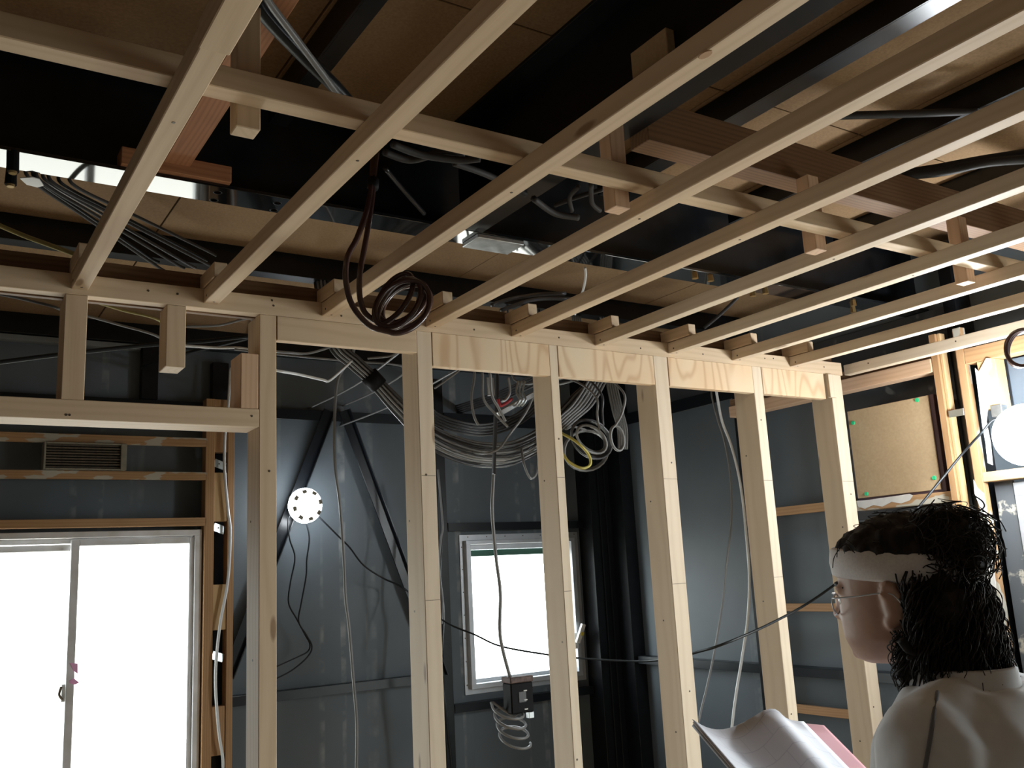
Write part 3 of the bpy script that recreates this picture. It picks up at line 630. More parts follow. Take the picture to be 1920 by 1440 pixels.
# transom and lower window on the right
w4 = window('window_3'); a, b, c, d = W4
for nm, y, z in (('frame', (a, 1.765), (d - 0.01, 1.835)), ('frame', (a, 1.765), (c, c + 0.03)), ('frame', (b - 0.02, 1.765), (c + 0.03, d - 0.01)), ('frame', (a, a + 0.03), (c + 0.03, d - 0.01))):
    box(nm, (PX + 0.045, XR + 0.05), y, z, 'alu', 'y', w4)
box('sash_stile', (XR + 0.0, XR + 0.03), (b - 0.055, b - 0.02), (c + 0.03, d - 0.01), 'alu', 'z', w4); box('sash_stile', (XR, XR + 0.03), (0.71, 0.75), (c + 0.03, d - 0.01), 'alu', 'z', w4)
box('glass_pane', (XR + 0.013, XR + 0.017), (0.75, b - 0.055), (c + 0.03, d - 0.01), 'glass', 'y', w4, 0); box('glass_pane', (XR + 0.013, XR + 0.017), (a + 0.03, 0.71), (c + 0.03, d - 0.01), 'glass', 'y', w4, 0)
#@@LAMP
# ------------------------------------------------------------------ work light on the brace
def cyl(name, r0, r1, z0, z1, mat, parent, mw, seg=40, inner=None):
    vs_, fs = [], []
    rings = [(r0, z0), (r1, z1)] + ([(inner, z1), (inner, z0)] if inner else [])
    for r, z in rings:
        for k in range(seg):
            a_ = 2 * math.pi * k / seg; vs_.append(mw @ Vector((math.cos(a_) * r, math.sin(a_) * r, z)))
    n = len(rings)
    for i in range(n if inner else n - 1):
        for k in range(seg): fs.append((i * seg + k, i * seg + (k + 1) % seg, ((i + 1) % n) * seg + (k + 1) % seg, ((i + 1) % n) * seg + k))
    if not inner: fs += [tuple(range(seg)), tuple(range(seg, 2 * seg))]
    return raw(name, vs_, fs, mat, parent)
def work_light(lc, fd, strength, label, k_s=1.0, fins=True):
    wl = empty('work_light', lc); tag(wl, label, 'lamp')
    lm = Matrix.Translation(lc) @ Vector(fd).normalized().to_track_quat('Z', 'Y').to_matrix().to_4x4() @ Matrix.Scale(k_s, 4)
    em = plain('lamp_light', (1, 1, 1), 0.5, emit=(0.90, 0.96, 1.0), strength=strength)
    cyl('housing', 0.040, 0.058, -0.085, -0.035, 'white', wl, lm)
    vs_, fs = [], []; seg = 36
    prof = [(0.058, -0.035), (0.070, -0.022), (0.077, -0.005), (0.076, 0.010), (0.066, 0.022), (0.045, 0.031), (0.02, 0.035), (0.004, 0.036)]
    for r, z in prof:
        for k in range(seg): a_ = 2 * math.pi * k / seg; vs_.append(lm @ Vector((math.cos(a_) * r, math.sin(a_) * r, z)))
    for i in range(len(prof) - 1):
        for k in range(seg): fs.append((i * seg + k, i * seg + (k + 1) % seg, (i + 1) * seg + (k + 1) % seg, (i + 1) * seg + k))
    fs.append(tuple(range((len(prof) - 1) * seg, len(prof) * seg))); fs.append(tuple(range(seg)))
    raw('diffuser', vs_, fs, em, wl, True)
    for k in range(8 if fins else 0):
        a_ = k * math.pi / 4 + 0.25; m_ = lm @ Matrix.Rotation(a_, 4, 'Z') @ Matrix.Translation((0.0605, 0, 0.027))
        o = link('cooling_fin', box_mesh(0.016, 0.021, 0.009, 0.001), M['vent_frame'], wl); place(o, m_, wl)
    return wl
work_light(ony(572, 948, RY - 0.106), (0.06, -1, -0.03), 24.0, 'round white work light glowing on the diagonal brace')
LC2 = dep(1926, 815, 2.95)
wl2 = work_light(LC2, (-0.75, -0.35, 0.15), 115.0, 'bright work light clamped to a short post of right wall', 1.3, False)
hb2 = LC2 - Vector((-0.75, -0.35, 0.15)).normalized() * 0.095
bar('clamp_arm', hb2, (3.135, 1.752, 2.075), 0.022, 0.010, 'galv', (0, 0, 1), wl2)
box('clamp_jaw', (3.112, 3.150), (1.733, 1.772), (2.06, 2.1), 'galv', 'z', wl2)

#@@CABLES
# ------------------------------------------------------------------ cables and pipes
YC, ZC = 2.997, ZD2 - 0.0798                                       # underside of the channel the wiring is tied to
def lead_to_channel(p, dx=0.0):
    return [Vector((p.x + dx, YC, ZC)), Vector((p.x + dx, YC - 0.02, min(ZC - 0.05, p.z + 0.14))), Vector((p.x + dx * 0.5, p.y * 0.7 + YC * 0.3, min(ZC - 0.09, p.z + 0.09)))]
def cable(name, pts, r, mat, label, cat='cable', group=None, seg=6, sub=6, flat=None, up=0, dz=None, ey=None, udx=0.0, wdx=0.14):
    P = []
    for t in pts:
        if len(t) == 3: P.append(ony(*t))
        elif t[3] == 'x': P.append(onx(*t[:3]))
        else: P.append(onz(*t[:3]))
    zt = (dz or ZD2) - r * 0.5
    if up in (1, 3): P = lead_to_channel(P[0], udx) + P
    if up in (2, 3): P = P + [Vector((P[-1].x + wdx * 0.7, (P[-1].y + YB) / 2, P[-1].z + 0.01)), Vector((P[-1].x + wdx, ey or YB, P[-1].z + 0.03))]
    o = tube(name, P, r, mat, None, seg, sub, flat); tag(o, label, cat, group); return o
def fy(Y, pts): return [(x, y, Y) for x, y in pts]
cable('white_cable', fy(FY - 0.02, [(432, 690), (428, 760), (422, 815), (421, 880), (428, 960), (432, 1000), (427, 1090), (412, 1175), (404, 1270), (410, 1370), (418, 1430), (414, 1500)]), 0.0062, 'white_cable', 'white flat cable hanging down the furring posts beside big window')
cable('power_cord', [(560, 955, RY - .055)] + fy(RY - 0.055, [(541, 972), (543, 1010), (553, 1045), (545, 1090), (541, 1130), (556, 1160), (572, 1190), (581, 1208), (576, 1222), (550, 1235), (500, 1258)]), 0.0034, 'black_cable', 'black cord dropping from the work light, looping to the stud', group='work light cords')
cable('power_cord', [(572, 957, RY - .06)] + fy(RY - 0.068, [(574, 978), (580, 1010), (575, 1050), (574, 1080), (565, 1130), (560, 1165), (574, 1190), (585, 1212), (576, 1232), (545, 1258), (500, 1280)]), 0.0034, 'black_cable', 'black cord dropping from the work light, looping to the stud', group='work light cords')
cable('power_cord', [(584, 955, RY - .06), (597, 968, RY - .07), (632, 1003, RY - .08), (655, 1026, RY - .09), (682, 1060, RY - .09), (720, 1085, RY - .09), (757, 1103, RY - .09), (830, 1163, 3.7), (890, 1190, 3.6), (940, 1212, 3.5), (1030, 1228, 3.3), (1085, 1234, 3.2), (1200, 1240, 2.8), (1270, 1232, 2.5), (1310, 1222, 2.36), (1350, 1210, 2.24), (1420, 1181, 2.22), (1500, 1140, 2.18), (1560, 1100, 2.1), (1592, 1073, 2.05), (1650, 1020, 2.0), (1705, 970, 1.95), (1760, 905, 1.90), (1805, 850, 1.85), (1840, 812, 3.02, 'x'), (1866, 786, 3.05, 'x'), (1895, 800, 3.06, 'x'), (1915, 812, 3.045, 'x')], 0.0042, 'black_cable', 'long black power cord strung from the work light past the studs')
cable('grey_cable', fy(3.3, [(660, 668), (645, 690), (632, 720), (627, 800), (628, 870), (638, 950), (645, 1050), (648, 1120), (655, 1180), (663, 1280), (669, 1360), (668, 1480), (669, 1700), (672, 1900)]), 0.0062, 'grey_cable', 'single grey cable hanging between the two studs near work light', up=1)
cable('white_cable', fy(2.85, [(1340, 715), (1345, 745), (1354, 790), (1370, 832), (1384, 885), (1393, 940), (1399, 1000), (1405, 1080), (1402, 1160), (1392, 1230), (1382, 1290), (1374, 1350), (1366, 1440), (1362, 1650), (1360, 1900)]), 0.006, 'white_cable', 'bright white cable hanging before right wall, thicker of the pair', up=1, udx=0.03)
cable('white_cable', fy(2.88, [(1331, 715), (1335, 745), (1345, 785), (1359, 830), (1370, 900), (1371, 980), (1362, 1060), (1355, 1130), (1340, 1220), (1325, 1290), (1313, 1340), (1300, 1420), (1292, 1600), (1290, 1850)]), 0.0042, 'grey_cable', 'thin grey cable hanging beside the bright white cable', up=1, udx=-0.04)
# dangling box with coil
YBX = 2.80
cable('grey_cable', fy(YBX, [(931, 690), (928, 800), (925, 900), (923, 960), (930, 1045), (938, 1110), (937, 1180), (943, 1220), (957, 1272)]), 0.006, 'grey_cable', 'grey cable carrying the dangling black box', up=1)
cable('dark_strap', fy(2.755, [(931, 690), (930, 780), (927, 860), (926, 890)]), 0.012, 'dark_cable', 'flat dark strap hanging before the cable bundle', 'strap', flat=0.25, up=1)
bx0 = ony(951, 1270, YBX); bx1 = ony(996, 1333, YBX)
jb = empty('junction_box', ((bx0.x + bx1.x) / 2, YBX, bx1.z)); tag(jb, 'small black box dangling on a cable before the small window', 'box')
box('box_body', (bx0.x, bx1.x), (YBX - 0.02, YBX + 0.035), (bx1.z, bx0.z - 0.02), 'black_plastic', 'z', jb, 0.004)
M['brown_top'] = plain('brown_top', (0.16, 0.11, 0.10), 0.6, 0, 0.3, 0.5, 90)
box('box_cap', (bx0.x - 0.002, bx1.x + 0.002), (YBX - 0.023, YBX + 0.037), (bx0.z - 0.02, bx0.z), 'brown_top', 'z', jb, 0.003)
cx_ = (bx0.x + bx1.x) / 2
box('box_window', (cx_ - 0.016, cx_ + 0.014), (YBX - 0.0225, YBX - 0.02), (bx1.z + 0.035, bx1.z + 0.07), 'dark_cable', 'z', jb, 0.002)
for k in range(3): box('terminal', (cx_ + 0.004, cx_ + 0.018), (YBX - 0.0235, YBX - 0.02), (bx1.z + 0.01 + k * 0.03, bx1.z + 0.014 + k * 0.03), 'white', 'x', jb, 0.001)
box('terminal', (bx1.x - 0.022, bx1.x - 0.002), (YBX - 0.02, YBX + 0.0), (bx1.z - 0.02, bx1.z), 'galv', 'x', jb, 0.001)
cc = ony(958, 1362, YBX); hel = []
for i in range(64):
    t = i / 63; a_ = t * 2 * math.pi * 3.6
    hel.append(Vector((cc.x - 0.012 + 0.028 * t + 0.050 * math.cos(a_ + 2.2), cc.y + 0.05 * math.sin(a_ + 2.2), cc.z + 0.062 - 0.115 * t + 0.020 * math.sin(a_ + 2.2))))
hel = [Vector((cx_ - 0.006, YBX, bx1.z + 0.012)), Vector((cx_ - 0.025, YBX, bx1.z - 0.01))] + hel
tag(tube('coiled_cable', hel, 0.0048, 'grey_cable', None, 6, 2), 'loose grey cable spiral hanging under the dangling black box', 'cable')
# cable bundle between the studs
GB = 'cables in the drooping bundle'
def bundle(path, mult, slots, gap, make, level=False):
    # parallel cables: every slot keeps its own place in the cross-section, so none cross
    n = len(path)
    for k, (a, b) in enumerate(slots):
        P = []
        for i, p in enumerate(path):
            t = (path[min(i + 1, n - 1)] - path[max(i - 1, 0)]).normalized()
            d_ = Vector((0, 1, 0)); d_ = (d_ - t * d_.dot(t)).normalized(); nn = t.cross(d_)
            if level: P.append(p + Vector((a * gap * mult[i], 0, 0))); continue
            P.append(p + nn * (a * gap * mult[i]) + d_ * (b * gap * mult[i]))
        make(k, P)
ctr = [(600, 618), (630, 645), (665, 680), (700, 712), (745, 760), (800, 812), (850, 838), (900, 850), (955, 848), (1005, 826), (1045, 792), (1080, 752), (1112, 712)]
YM = 2.95
path = [ony(x, y, YM) for x, y in ctr]; path = [Vector((path[1].x - 0.03, YC, ZC - 0.003)), Vector((path[1].x - 0.03, YC - 0.02, ZC - 0.06))] + path[1:] + [Vector((path[-1].x + 0.11, YC - 0.02, ZC - 0.06)), Vector((path[-1].x + 0.11, YC, ZC - 0.003))]
mult = [1.1, 1.1, 1.15, 1.05, 1.0, 1.25, 1.6, 1.9, 2.0, 2.0, 1.8, 1.5, 1.3, 1.2, 1.1, 1.1]
hexs = sorted(((a + 0.5 * (b % 2), b * 0.866) for a in range(-4, 5) for b in range(-3, 4)), key=lambda q: q[0] ** 2 + q[1] ** 2)[:18]
cols_ = ['grey_cable', 'dark_cable', 'grey_cable', 'dark_cable', 'grey_cable', 'white_cable', 'dark_cable', 'grey_cable', 'dark_cable']
def mk(k, P):
    tag(tube('electrical_cable', P, (0.0046, 0.0040, 0.0050)[k % 3], cols_[k % 9], None, 6, 6), 'grey electrical cable sagging in the thick bundle between studs', 'cable', GB)
bundle(path, mult, hexs, 0.0118, mk)
pu = [ony(x, y, 3.10) for x, y in ((800, 770), (820, 786), (860, 800), (905, 806), (950, 796), (990, 772), (1020, 735), (1035, 700))]
pu = pu + [Vector((pu[-1].x + 0.08, (3.10 + YB) / 2, pu[-1].z + 0.01)), Vector((pu[-1].x + 0.12, YB, pu[-1].z + 0.03))]
def mk(k, P):
    tag(tube('electrical_cable', P, 0.0045, 'dark_cable', None, 6, 6), 'dark electrical cable in the upper sagging bundle by the bracket', 'cable', 'dark cables of upper bundle')
bundle(pu, [1] * len(pu), [(k - 2, 0) for k in range(5)], 0.0105, mk)
t0 = ony(691, 702, YM); t1 = ony(711, 724, YM)
def sleeve(name, p, q, r0, r1, mat, seg=20):
    ex = (q - p).normalized(); u = ex.orthogonal().normalized(); v = ex.cross(u); vs_, fs = [], []
    for c, r in ((p, r0), (p, r1), (q, r1), (q, r0)):
        for k in range(seg): a_ = 2 * math.pi * k / seg; vs_.append(c + u * (r * math.cos(a_)) + v * (r * math.sin(a_)))
    for i in range(4):
        for k in range(seg): fs.append((i * seg + k, i * seg + (k + 1) % seg, ((i + 1) % 4) * seg + (k + 1) % seg, ((i + 1) % 4) * seg + k))
    return raw(name, vs_, fs, mat, None, True)
tag(sleeve('cable_tape', t0, t1, 0.0305, 0.0325, 'black_plastic'), 'black tape wound round the cable bundle under the header', 'tape')
for i, (Y, pts, u_) in enumerate(((2.66, [(888, 690), (884, 745), (889, 780), (897, 797)], 1), (2.63, [(902, 690), (906, 745), (925, 772), (952, 800)], 1), (2.57, [(916, 690), (922, 740), (935, 765), (948, 790)], 1))):
    cable('loose_cable', fy(Y, pts), 0.0045, 'grey_cable', ['short grey cable end curving down beside the dark strap', 'grey cable bowing down to the dark strap', 'inner grey cable drooping behind the dark strap'][i], up=u_, udx=(-0.03, -0.01, 0.04)[i])
cable('loose_cable', [(1003, 736, 2.716), (985, 775, 2.72), (955, 815, 2.72), (937, 840, 2.72), (915, 850, 2.735), (898, 850, 2.82), (888, 848, 2.902)], 0.0045, 'grey_cable', 'grey cable rising from the bundle to the metal bracket')
cable('loose_cable', [(978, 842, 2.90), (982, 868, 2.86), (990, 890, 2.85), (998, 897, 2.85), (1008, 880, 2.86), (1012, 826, 2.90)], 0.0045, 'grey_cable', 'loose grey cable loop below the bundle at narrow stud')
cable('loose_cable', [(500, 690, 2.366), (520, 695, 2.5), (560, 702, 2.62), (605, 712, 2.70), (617, 714, 2.72), (640, 695, 2.80), (660, 676, 2.912)], 0.0042, 'white_cable', 'white flat cable zigzagging out of the bundle')
cable('loose_cable', fy(2.72, [(815, 728), (835, 714), (860, 692)]), 0.004, 'grey_cable', 'grey cable rising under the plywood header beside stud', up=2)
cable('loose_cable', [(500, 657, 2.366), (540, 661, 2.55), (580, 662, 2.72), (622, 650, 2.92)], 0.004, 'grey_cable', 'thin grey cable crossing behind the plain header board')
cable('loose_cable', fy(2.86, [(690, 672), (730, 668), (750, 660)]), 0.004, 'grey_cable', 'grey cable end curving right of the bundle tape', up=2)
cable('loose_cable', fy(3.16, [(440, 655), (520, 664), (640, 676), (760, 690)]), 0.004, 'grey_cable', 'long grey cable running level behind the stud and header', up=2)
# metal bracket with red sleeve
br = empty('metal_bracket', ony(960, 745, 2.72)); tag(br, 'silver metal bracket with red sleeve above the cable bundle', 'bracket')
bar('bracket_rail', ony(932, 778, 2.72), ony(1003, 738, 2.72), 0.02, 0.018, 'galv', (0, 0, 1), br)
tube('red_sleeve', [ony(934, 748, 2.70), ony(938, 760, 2.70), ony(948, 757, 2.70), ony(960, 748, 2.70)], 0.006, plain('red_sleeve', (0.42, 0.03, 0.04), 0.4), br)
tube('hook_wire', [ony(953, 708, 2.70), ony(956, 735, 2.70), ony(948, 750, 2.70), ony(941, 752, 2.7)], 0.005, 'galv', br)
for k in range(3): tube('spring_clip', [ony(972 + 6 * k, 715, 2.70), ony(968 + 6 * k, 735, 2.69), ony(974 + 6 * k, 750, 2.68), ony(966 + 6 * k, 762, 2.69)], 0.004, 'zinc', br)
bar('bracket_plate', ony(918, 708, 2.74), ony(921, 742, 2.74), 0.03, 0.008, 'galv', (0, 1, 0), br)
# hanging coils right of the narrow stud
uR, uU, uF = Vector(RM[0]), Vector(RM[1]), -Vector(RM[2])
def loops(c, rx, ry, n, rot, tilt, rnd, seglen=22, dz=0.0115):
    P = []
    for i in range(int(n * seglen) + 1):
        a_ = math.pi / 2 + 2 * math.pi * i / seglen; k = i / seglen
        x = (rx + rnd * math.sin(k * 1.1)) * math.cos(a_); y = (ry + rnd * math.cos(k * 0.9)) * math.sin(a_)
        X_ = x * math.cos(rot) - y * math.sin(rot); Y_ = x * math.sin(rot) + y * math.cos(rot)
        P.append(c + uR * X_ + uU * Y_ + uF * (tilt * x + dz * k))
    return P
sc_ = 2.9 / 1750 * 1.08
for k, (cx, cy, Y, rx, ry, n, rot, rn_, m, lab) in enumerate(((1110, 824, 2.62, 46, 33, 5.3, -0.7, 0.003, 'dark_cable', 'dark round cable coil hanging between narrow stud and next stud'), (1110, 824, 2.595, 35, 22, 4.3, -0.7, 0.002, 'grey_cable', 'grey cable coil nested in the dark round coil'),
        (1158, 822, 2.51, 13, 24, 3.2, 0.2, 0.001, 'grey_cable', 'small grey cable loop at the right end of the coil'), (1100, 845, 2.815, 48, 42, 3.2, 0.0, 0.003, 'grey_cable', 'wide grey cable loops hanging lowest below the round coil'))):
    L_ = loops(ony(cx, cy, Y), rx * sc_, ry * sc_, n, rot, 0.45, rn_); s0 = L_[0]
    fy_ = (0.0, 0.02, 0.02, 0.03)[k]; ox_ = (0.0, -0.025, 0.03, 0.035)[k]; p1 = Vector((s0.x + ox_, s0.y - fy_, s0.z + 0.12))
    lead = lead_to_channel(p1, (0.0, -0.06, 0.02, 0.0)[k]) + [p1, Vector((s0.x + ox_ * 0.8, s0.y - fy_ * 0.9, s0.z + 0.05))]
    if k == 3: lead = [ony(1062, 805, 2.7525), ony(1074, 800, 2.775)]          # tied to the end of the fanned cables
    tag(tube('cable_coil', spline(lead + [L_[0]], 6)[:-1] + L_, 0.0045, m, None, 6, 1), lab, 'cable coil')
cable('yellow_cable', [(1040, 806, 2.735), (1056, 814, 2.62), (1080, 828, 2.545), (1102, 850, 2.545), (1107, 870, 2.545), (1092, 878, 2.54), (1068, 867, 2.535), (1054, 850, 2.54), (1040, 838, 2.56)], 0.005, 'yellow_cable', 'yellow cable looping through the hanging coils')
pf = [ony(x, y, 2.745) for x, y in ((1128, 690), (1114, 725), (1092, 760), (1068, 782), (1044, 804))]
pf = lead_to_channel(pf[0], -0.03) + pf
def mk(k, P):
    tag(tube('electrical_cable', P, 0.0044, 'grey_cable', None, 6, 6), 'grey cable falling from under the header into the round coil', 'cable', 'cables fanning into the coil')
bundle(pf, [1.0, 1.0, 1.0, 1.0, 1.1, 1.15, 1.1, 1.0], [(k - 2.5, 0) for k in range(6)], 0.0150, mk, True)
pd = [ony(x, y, 2.80) for x, y in ((1144, 690), (1148, 725), (1158, 770), (1167, 805), (1168, 842))]
pd = lead_to_channel(pd[0], 0.0) + pd
def mk(k, P):
    tag(tube('electrical_cable', P, 0.0042, 'grey_cable', None, 6, 6), 'grey cable dropping to the small loop right of the coil', 'cable', 'cables dropping to the small loop')
bundle(pd, [1.0, 1.0, 1.0, 1.0, 1.15, 1.2, 1.1, 1.0], [(k - 2, 0) for k in range(5)], 0.0102, mk, True)
# black cables down behind the second stud
cable('black_cable', fy(3.8, [(822, 900), (829, 960), (826, 1040), (824, 1100), (831, 1150), (826, 1250), (836, 1340), (846, 1430), (850, 1480)]), 0.007, 'black_cable', 'black cable hanging beside the thin steel post')
cable('grey_cable', fy(3.72, [(821, 880), (830, 980), (827, 1010), (823, 1060), (830, 1130), (828, 1170)]), 0.005, 'grey_cable', 'grey cable hanging beside the thin steel post')
# brown pipe coil hanging under the ceiling
YP = 1.75
cb = ony(748, 572, YP); sp_ = cb.length; k_ = (cb - CAM).dot(uF) / F_PX
bp = empty('brown_pipe_coil', cb); tag(bp, 'coil of brown plastic pipe hanging before the plain header board', 'pipe coil')
LP = [(731, 557, 54, 27, 62), (750, 562, 50, 31, 50), (762, 575, 50, 35, 36), (765, 580, 58, 38, 34), (742, 566, 52, 36, 55), (754, 572, 56, 30, 42)]
def coil_path(order, z0):
    P = []
    n = 22
    for i in range(len(order) * n):
        k = i / n; a0 = order[int(k)]; a1 = order[min(int(k) + 1, len(order) - 1)]; f = k - int(k)
        cx, cy, A, B_, rt_ = [LP[a0][q] * (1 - f) + LP[a1][q] * f for q in range(5)]
        an = math.radians(200) + 2 * math.pi * f; r_ = math.radians(rt_)
        x = A * math.cos(an); y = B_ * math.sin(an)
        px = cx + x * math.cos(r_) - y * math.sin(r_); py = cy - (x * math.sin(r_) + y * math.cos(r_))
        P.append(ony(px, py, YP + z0 + 0.02 * math.sin(an) + 0.012 * k))
    return P
P = [ony(707, 285, YP + 0.1), ony(701, 330, YP + 0.03), ony(697, 380, YP), ony(684, 460, YP), ony(675, 510, YP), ony(674, 550, YP), ony(680, 578, YP), ony(692, 594, YP)]
tube('pipe', P + coil_path([0, 1, 2], 0.0), 0.0062, 'brown_pipe', bp, 9, 3)
P = [ony(698, 285, YP + 0.1), ony(697, 330, YP + 0.03), ony(690, 385, YP - 0.02), ony(670, 445, YP - 0.03), ony(652, 480, YP - 0.035), ony(648, 520, YP - 0.035), ony(656, 562, YP - 0.035), ony(674, 592, YP - 0.035), ony(697, 613, YP - 0.035)]
tube('pipe', P + coil_path([3, 4, 5], -0.035), 0.0062, 'brown_pipe', bp, 9, 3)
tube('pipe_tie', [ony(700, 338, YP + 0.02), ony(699, 352, YP + 0.01)], 0.013, 'black_plastic', bp, 10, 2)
cb2 = onx(1919, 652, 2.78)
bp2 = empty('brown_pipe_coil', cb2); tag(bp2, 'coil of brown plastic pipe hanging by the right wall header', 'pipe coil'); k2 = (cb2 - CAM).dot(uF) / F_PX
P = []
for i in range(60):
    a_ = 2 * math.pi * i / 20; t = i / 60
    P.append(cb2 + uR * ((34 - 6 * t) * math.cos(a_) + 6 * t) * k2 + uU * (34 * math.sin(a_) + 10 * t * math.cos(a_)) * k2 + uF * 0.02 * t)
tube('pipe', P + [P[-1] + Vector((0, -0.1, 0.2))], 0.0062, 'brown_pipe', bp2, 8, 2)
# conduits and cables above the ceiling frame
cable('conduit', [(470, -40, 2.54, 'z'), (487, 15, 2.54, 'z'), (560, 95, 2.54, 'z'), (640, 175, 2.54, 'z'), (700, 250, 2.54, 'z')], 0.014, 'black_cable', 'thick black conduit slanting past the orange timber')
cable('conduit', [(480, -40, 2.517, 'z'), (505, 5, 2.517, 'z'), (550, 65, 2.517, 'z'), (610, 145, 2.517, 'z'), (650, 200, 2.517, 'z')], 0.007, 'grey_cable', 'slim grey conduit crossing the thick black conduit')
for i, (a, b) in enumerate((((60, 339), (300, 499)), ((73, 341), (282, 480)), ((80, 343), (330, 491)), ((93, 344), (352, 491)), ((105, 347), (404, 499)), ((122, 349), (374, 477)), ((142, 350), (390, 467)))):
    p = ony(*a, 2.45 + 0.05 * (i % 2)); q = ony(b[0], b[1] + 4, 2.84 + 0.05 * (i % 2))
    tag(tube('electrical_cable', [Vector((p.x - 0.05, p.y - 0.02, ZD2 + 0.002)), Vector((p.x - 0.02, p.y - 0.008, p.z * 0.6 + (ZD2) * 0.4)), p, p.lerp(q, 0.35), p.lerp(q, 0.7), q, q + Vector((0.03, 0.015, -0.005))], 0.0046, ('dim_cable', 'black_cable', 'dim_cable', 'dark_cable')[i % 4], None, 6, 6), 'dark cable slanting from the girder flange behind the top plate', 'cable', 'cables slanting from the girder')
cable('olive_cable', [(-30, 410, 2.5), (40, 440, 2.5), (100, 462, 2.42), (140, 477, 2.34), (160, 486, 2.318)], 0.006, 'olive_cable', 'olive cable slanting behind the short joist')
for i, pts in enumerate(([(-20, 548), (60, 565), (120, 585)], [(165, 562), (230, 582), (300, 602)], [(163, 592), (220, 608), (300, 633)], [(345, 612), (410, 610), (470, 598)], [(-20, 682), (120, 664), (290, 646), (380, 640), (470, 632)], [(340, 648), (400, 652), (470, 658)])):
    cable('loose_cable', fy((3.4, 3.46, 3.52, 3.58, 3.30, 3.24)[i], pts), 0.005 if i != 4 else 0.008, ['dark_cable', 'olive_cable', 'grey_cable', 'grey_cable', 'black_cable', 'white_cable'][i],
          ['dark cable under the top plate at the door opening', 'thin olive cable under the deck beside the cripple stud', 'grey cable passing behind the hanging stub', 'grey cable rising from the hanging stub to the stud', 'thick black cable running level above the door header', 'white cable end behind the hanging stub'][i], up=2, ey=(None, None, None, YB - 0.0625, RY - 0.012, None)[i], wdx=(0.14, 0.14, 0.14, 0.14, -0.23, 0.20)[i])
for i, pts in enumerate(([(735, 270), (790, 290), (860, 300), (900, 297)], [(720, 285), (770, 300), (830, 285), (870, 290)], [(850, 305), (900, 322), (940, 340), (985, 365)], [(1000, 372), (1040, 400), (1085, 408)], [(1085, 350), (1068, 370), (1072, 395)], [(1040, 385), (1080, 370), (1130, 355)], [(1108, 345), (1110, 380), (1125, 395)])):
    cable('conduit', [(x, y, 2.49 + 0.018 * (i % 3), 'z') for x, y in pts], 0.008 if i not in (4, 5, 6) else 0.006, 'dim_cable', ['grey conduit lying over the runner near the pipe coil', 'second conduit tangled over the pipe coil', 'grey conduit sloping down toward the girder', 'stub of grey conduit below the black crossbeam', 'curved cable by the reddish hanger block', 'cable lying across tangle by reddish hanger block', 'short wire drooping beside reddish hanger block'][i])
cable('steel_rod', [(722, 315, 2.48, 'z'), (760, 360, 2.49, 'z'), (795, 400, 2.50, 'z')], 0.006, 'black_steel', 'slim steel rod slanting behind the brown pipe coil', 'rod')
cable('loose_cable', [(1097, 502, ZG + 0.003, 'z'), (1098, 520, 2.2), (1093, 545, 2.26), (1085, 562, 2.3285), (1078, 590, 2.3285)], 0.004, 'white_cable', 'thin pale cable poking out of a girder bolt hole')
for i, pts in enumerate(([(925, 570), (960, 560), (1010, 550), (1060, 548)], [(930, 578), (1000, 560), (1070, 552)])):
    cable('electrical_cable', [(922, 572, 2.3338), (960, 560, 2.40), (1010, 552, 2.50), (1060, 550, 2.52)] if i == 0 else [(940, 582, 2.3338), (1000, 562, 2.42), (1060, 560, 2.46), (1100, 566, 2.46)], 0.007, 'dark_cable', 'dark cable lying behind the backing board over the plywood header', group='cables behind the backing board')
for i, (pts, r) in enumerate((([(1570, 217), (1650, 215), (1740, 212), (1830, 208)], 0.010), ([(1470, 285), (1490, 318), (1520, 340), (1550, 338)], 0.006), ([(1695, 325), (1760, 315), (1840, 300), (1940, 285)], 0.012), ([(1690, 330), (1770, 322), (1850, 305), (1940, 298)], 0.012), ([(1330, 560), (1355, 585), (1300, 640)], 0.006))):
    cable('conduit', [(x, y, (ZD - 0.078, 2.606, 2.635, 2.611)[i], 'z') for x, y in pts] if i != 4 else [(1383, 558, ZG, 'z'), (1350, 590, 2.3), (1320, 615, 2.36)], r, 'dim_cable', ['grey conduit lying across two deck channels', 'thin cable drooping over the reddish timber', 'upper of two conduits rising over the reddish timber', 'lower of two conduits rising over the reddish timber', 'dark cable dropping from the girder bolts'][i])
sv = onz(945, 440, ZG - 0.008)
ss = box('steel_cleat', (sv.x - 0.06, sv.x + 0.09), (GY - 0.044, GY + 0.044), (ZG - 0.012, ZG), 'galv', 'x'); tag(ss, 'shiny galvanised cleat plate under the girder flange', 'plate')
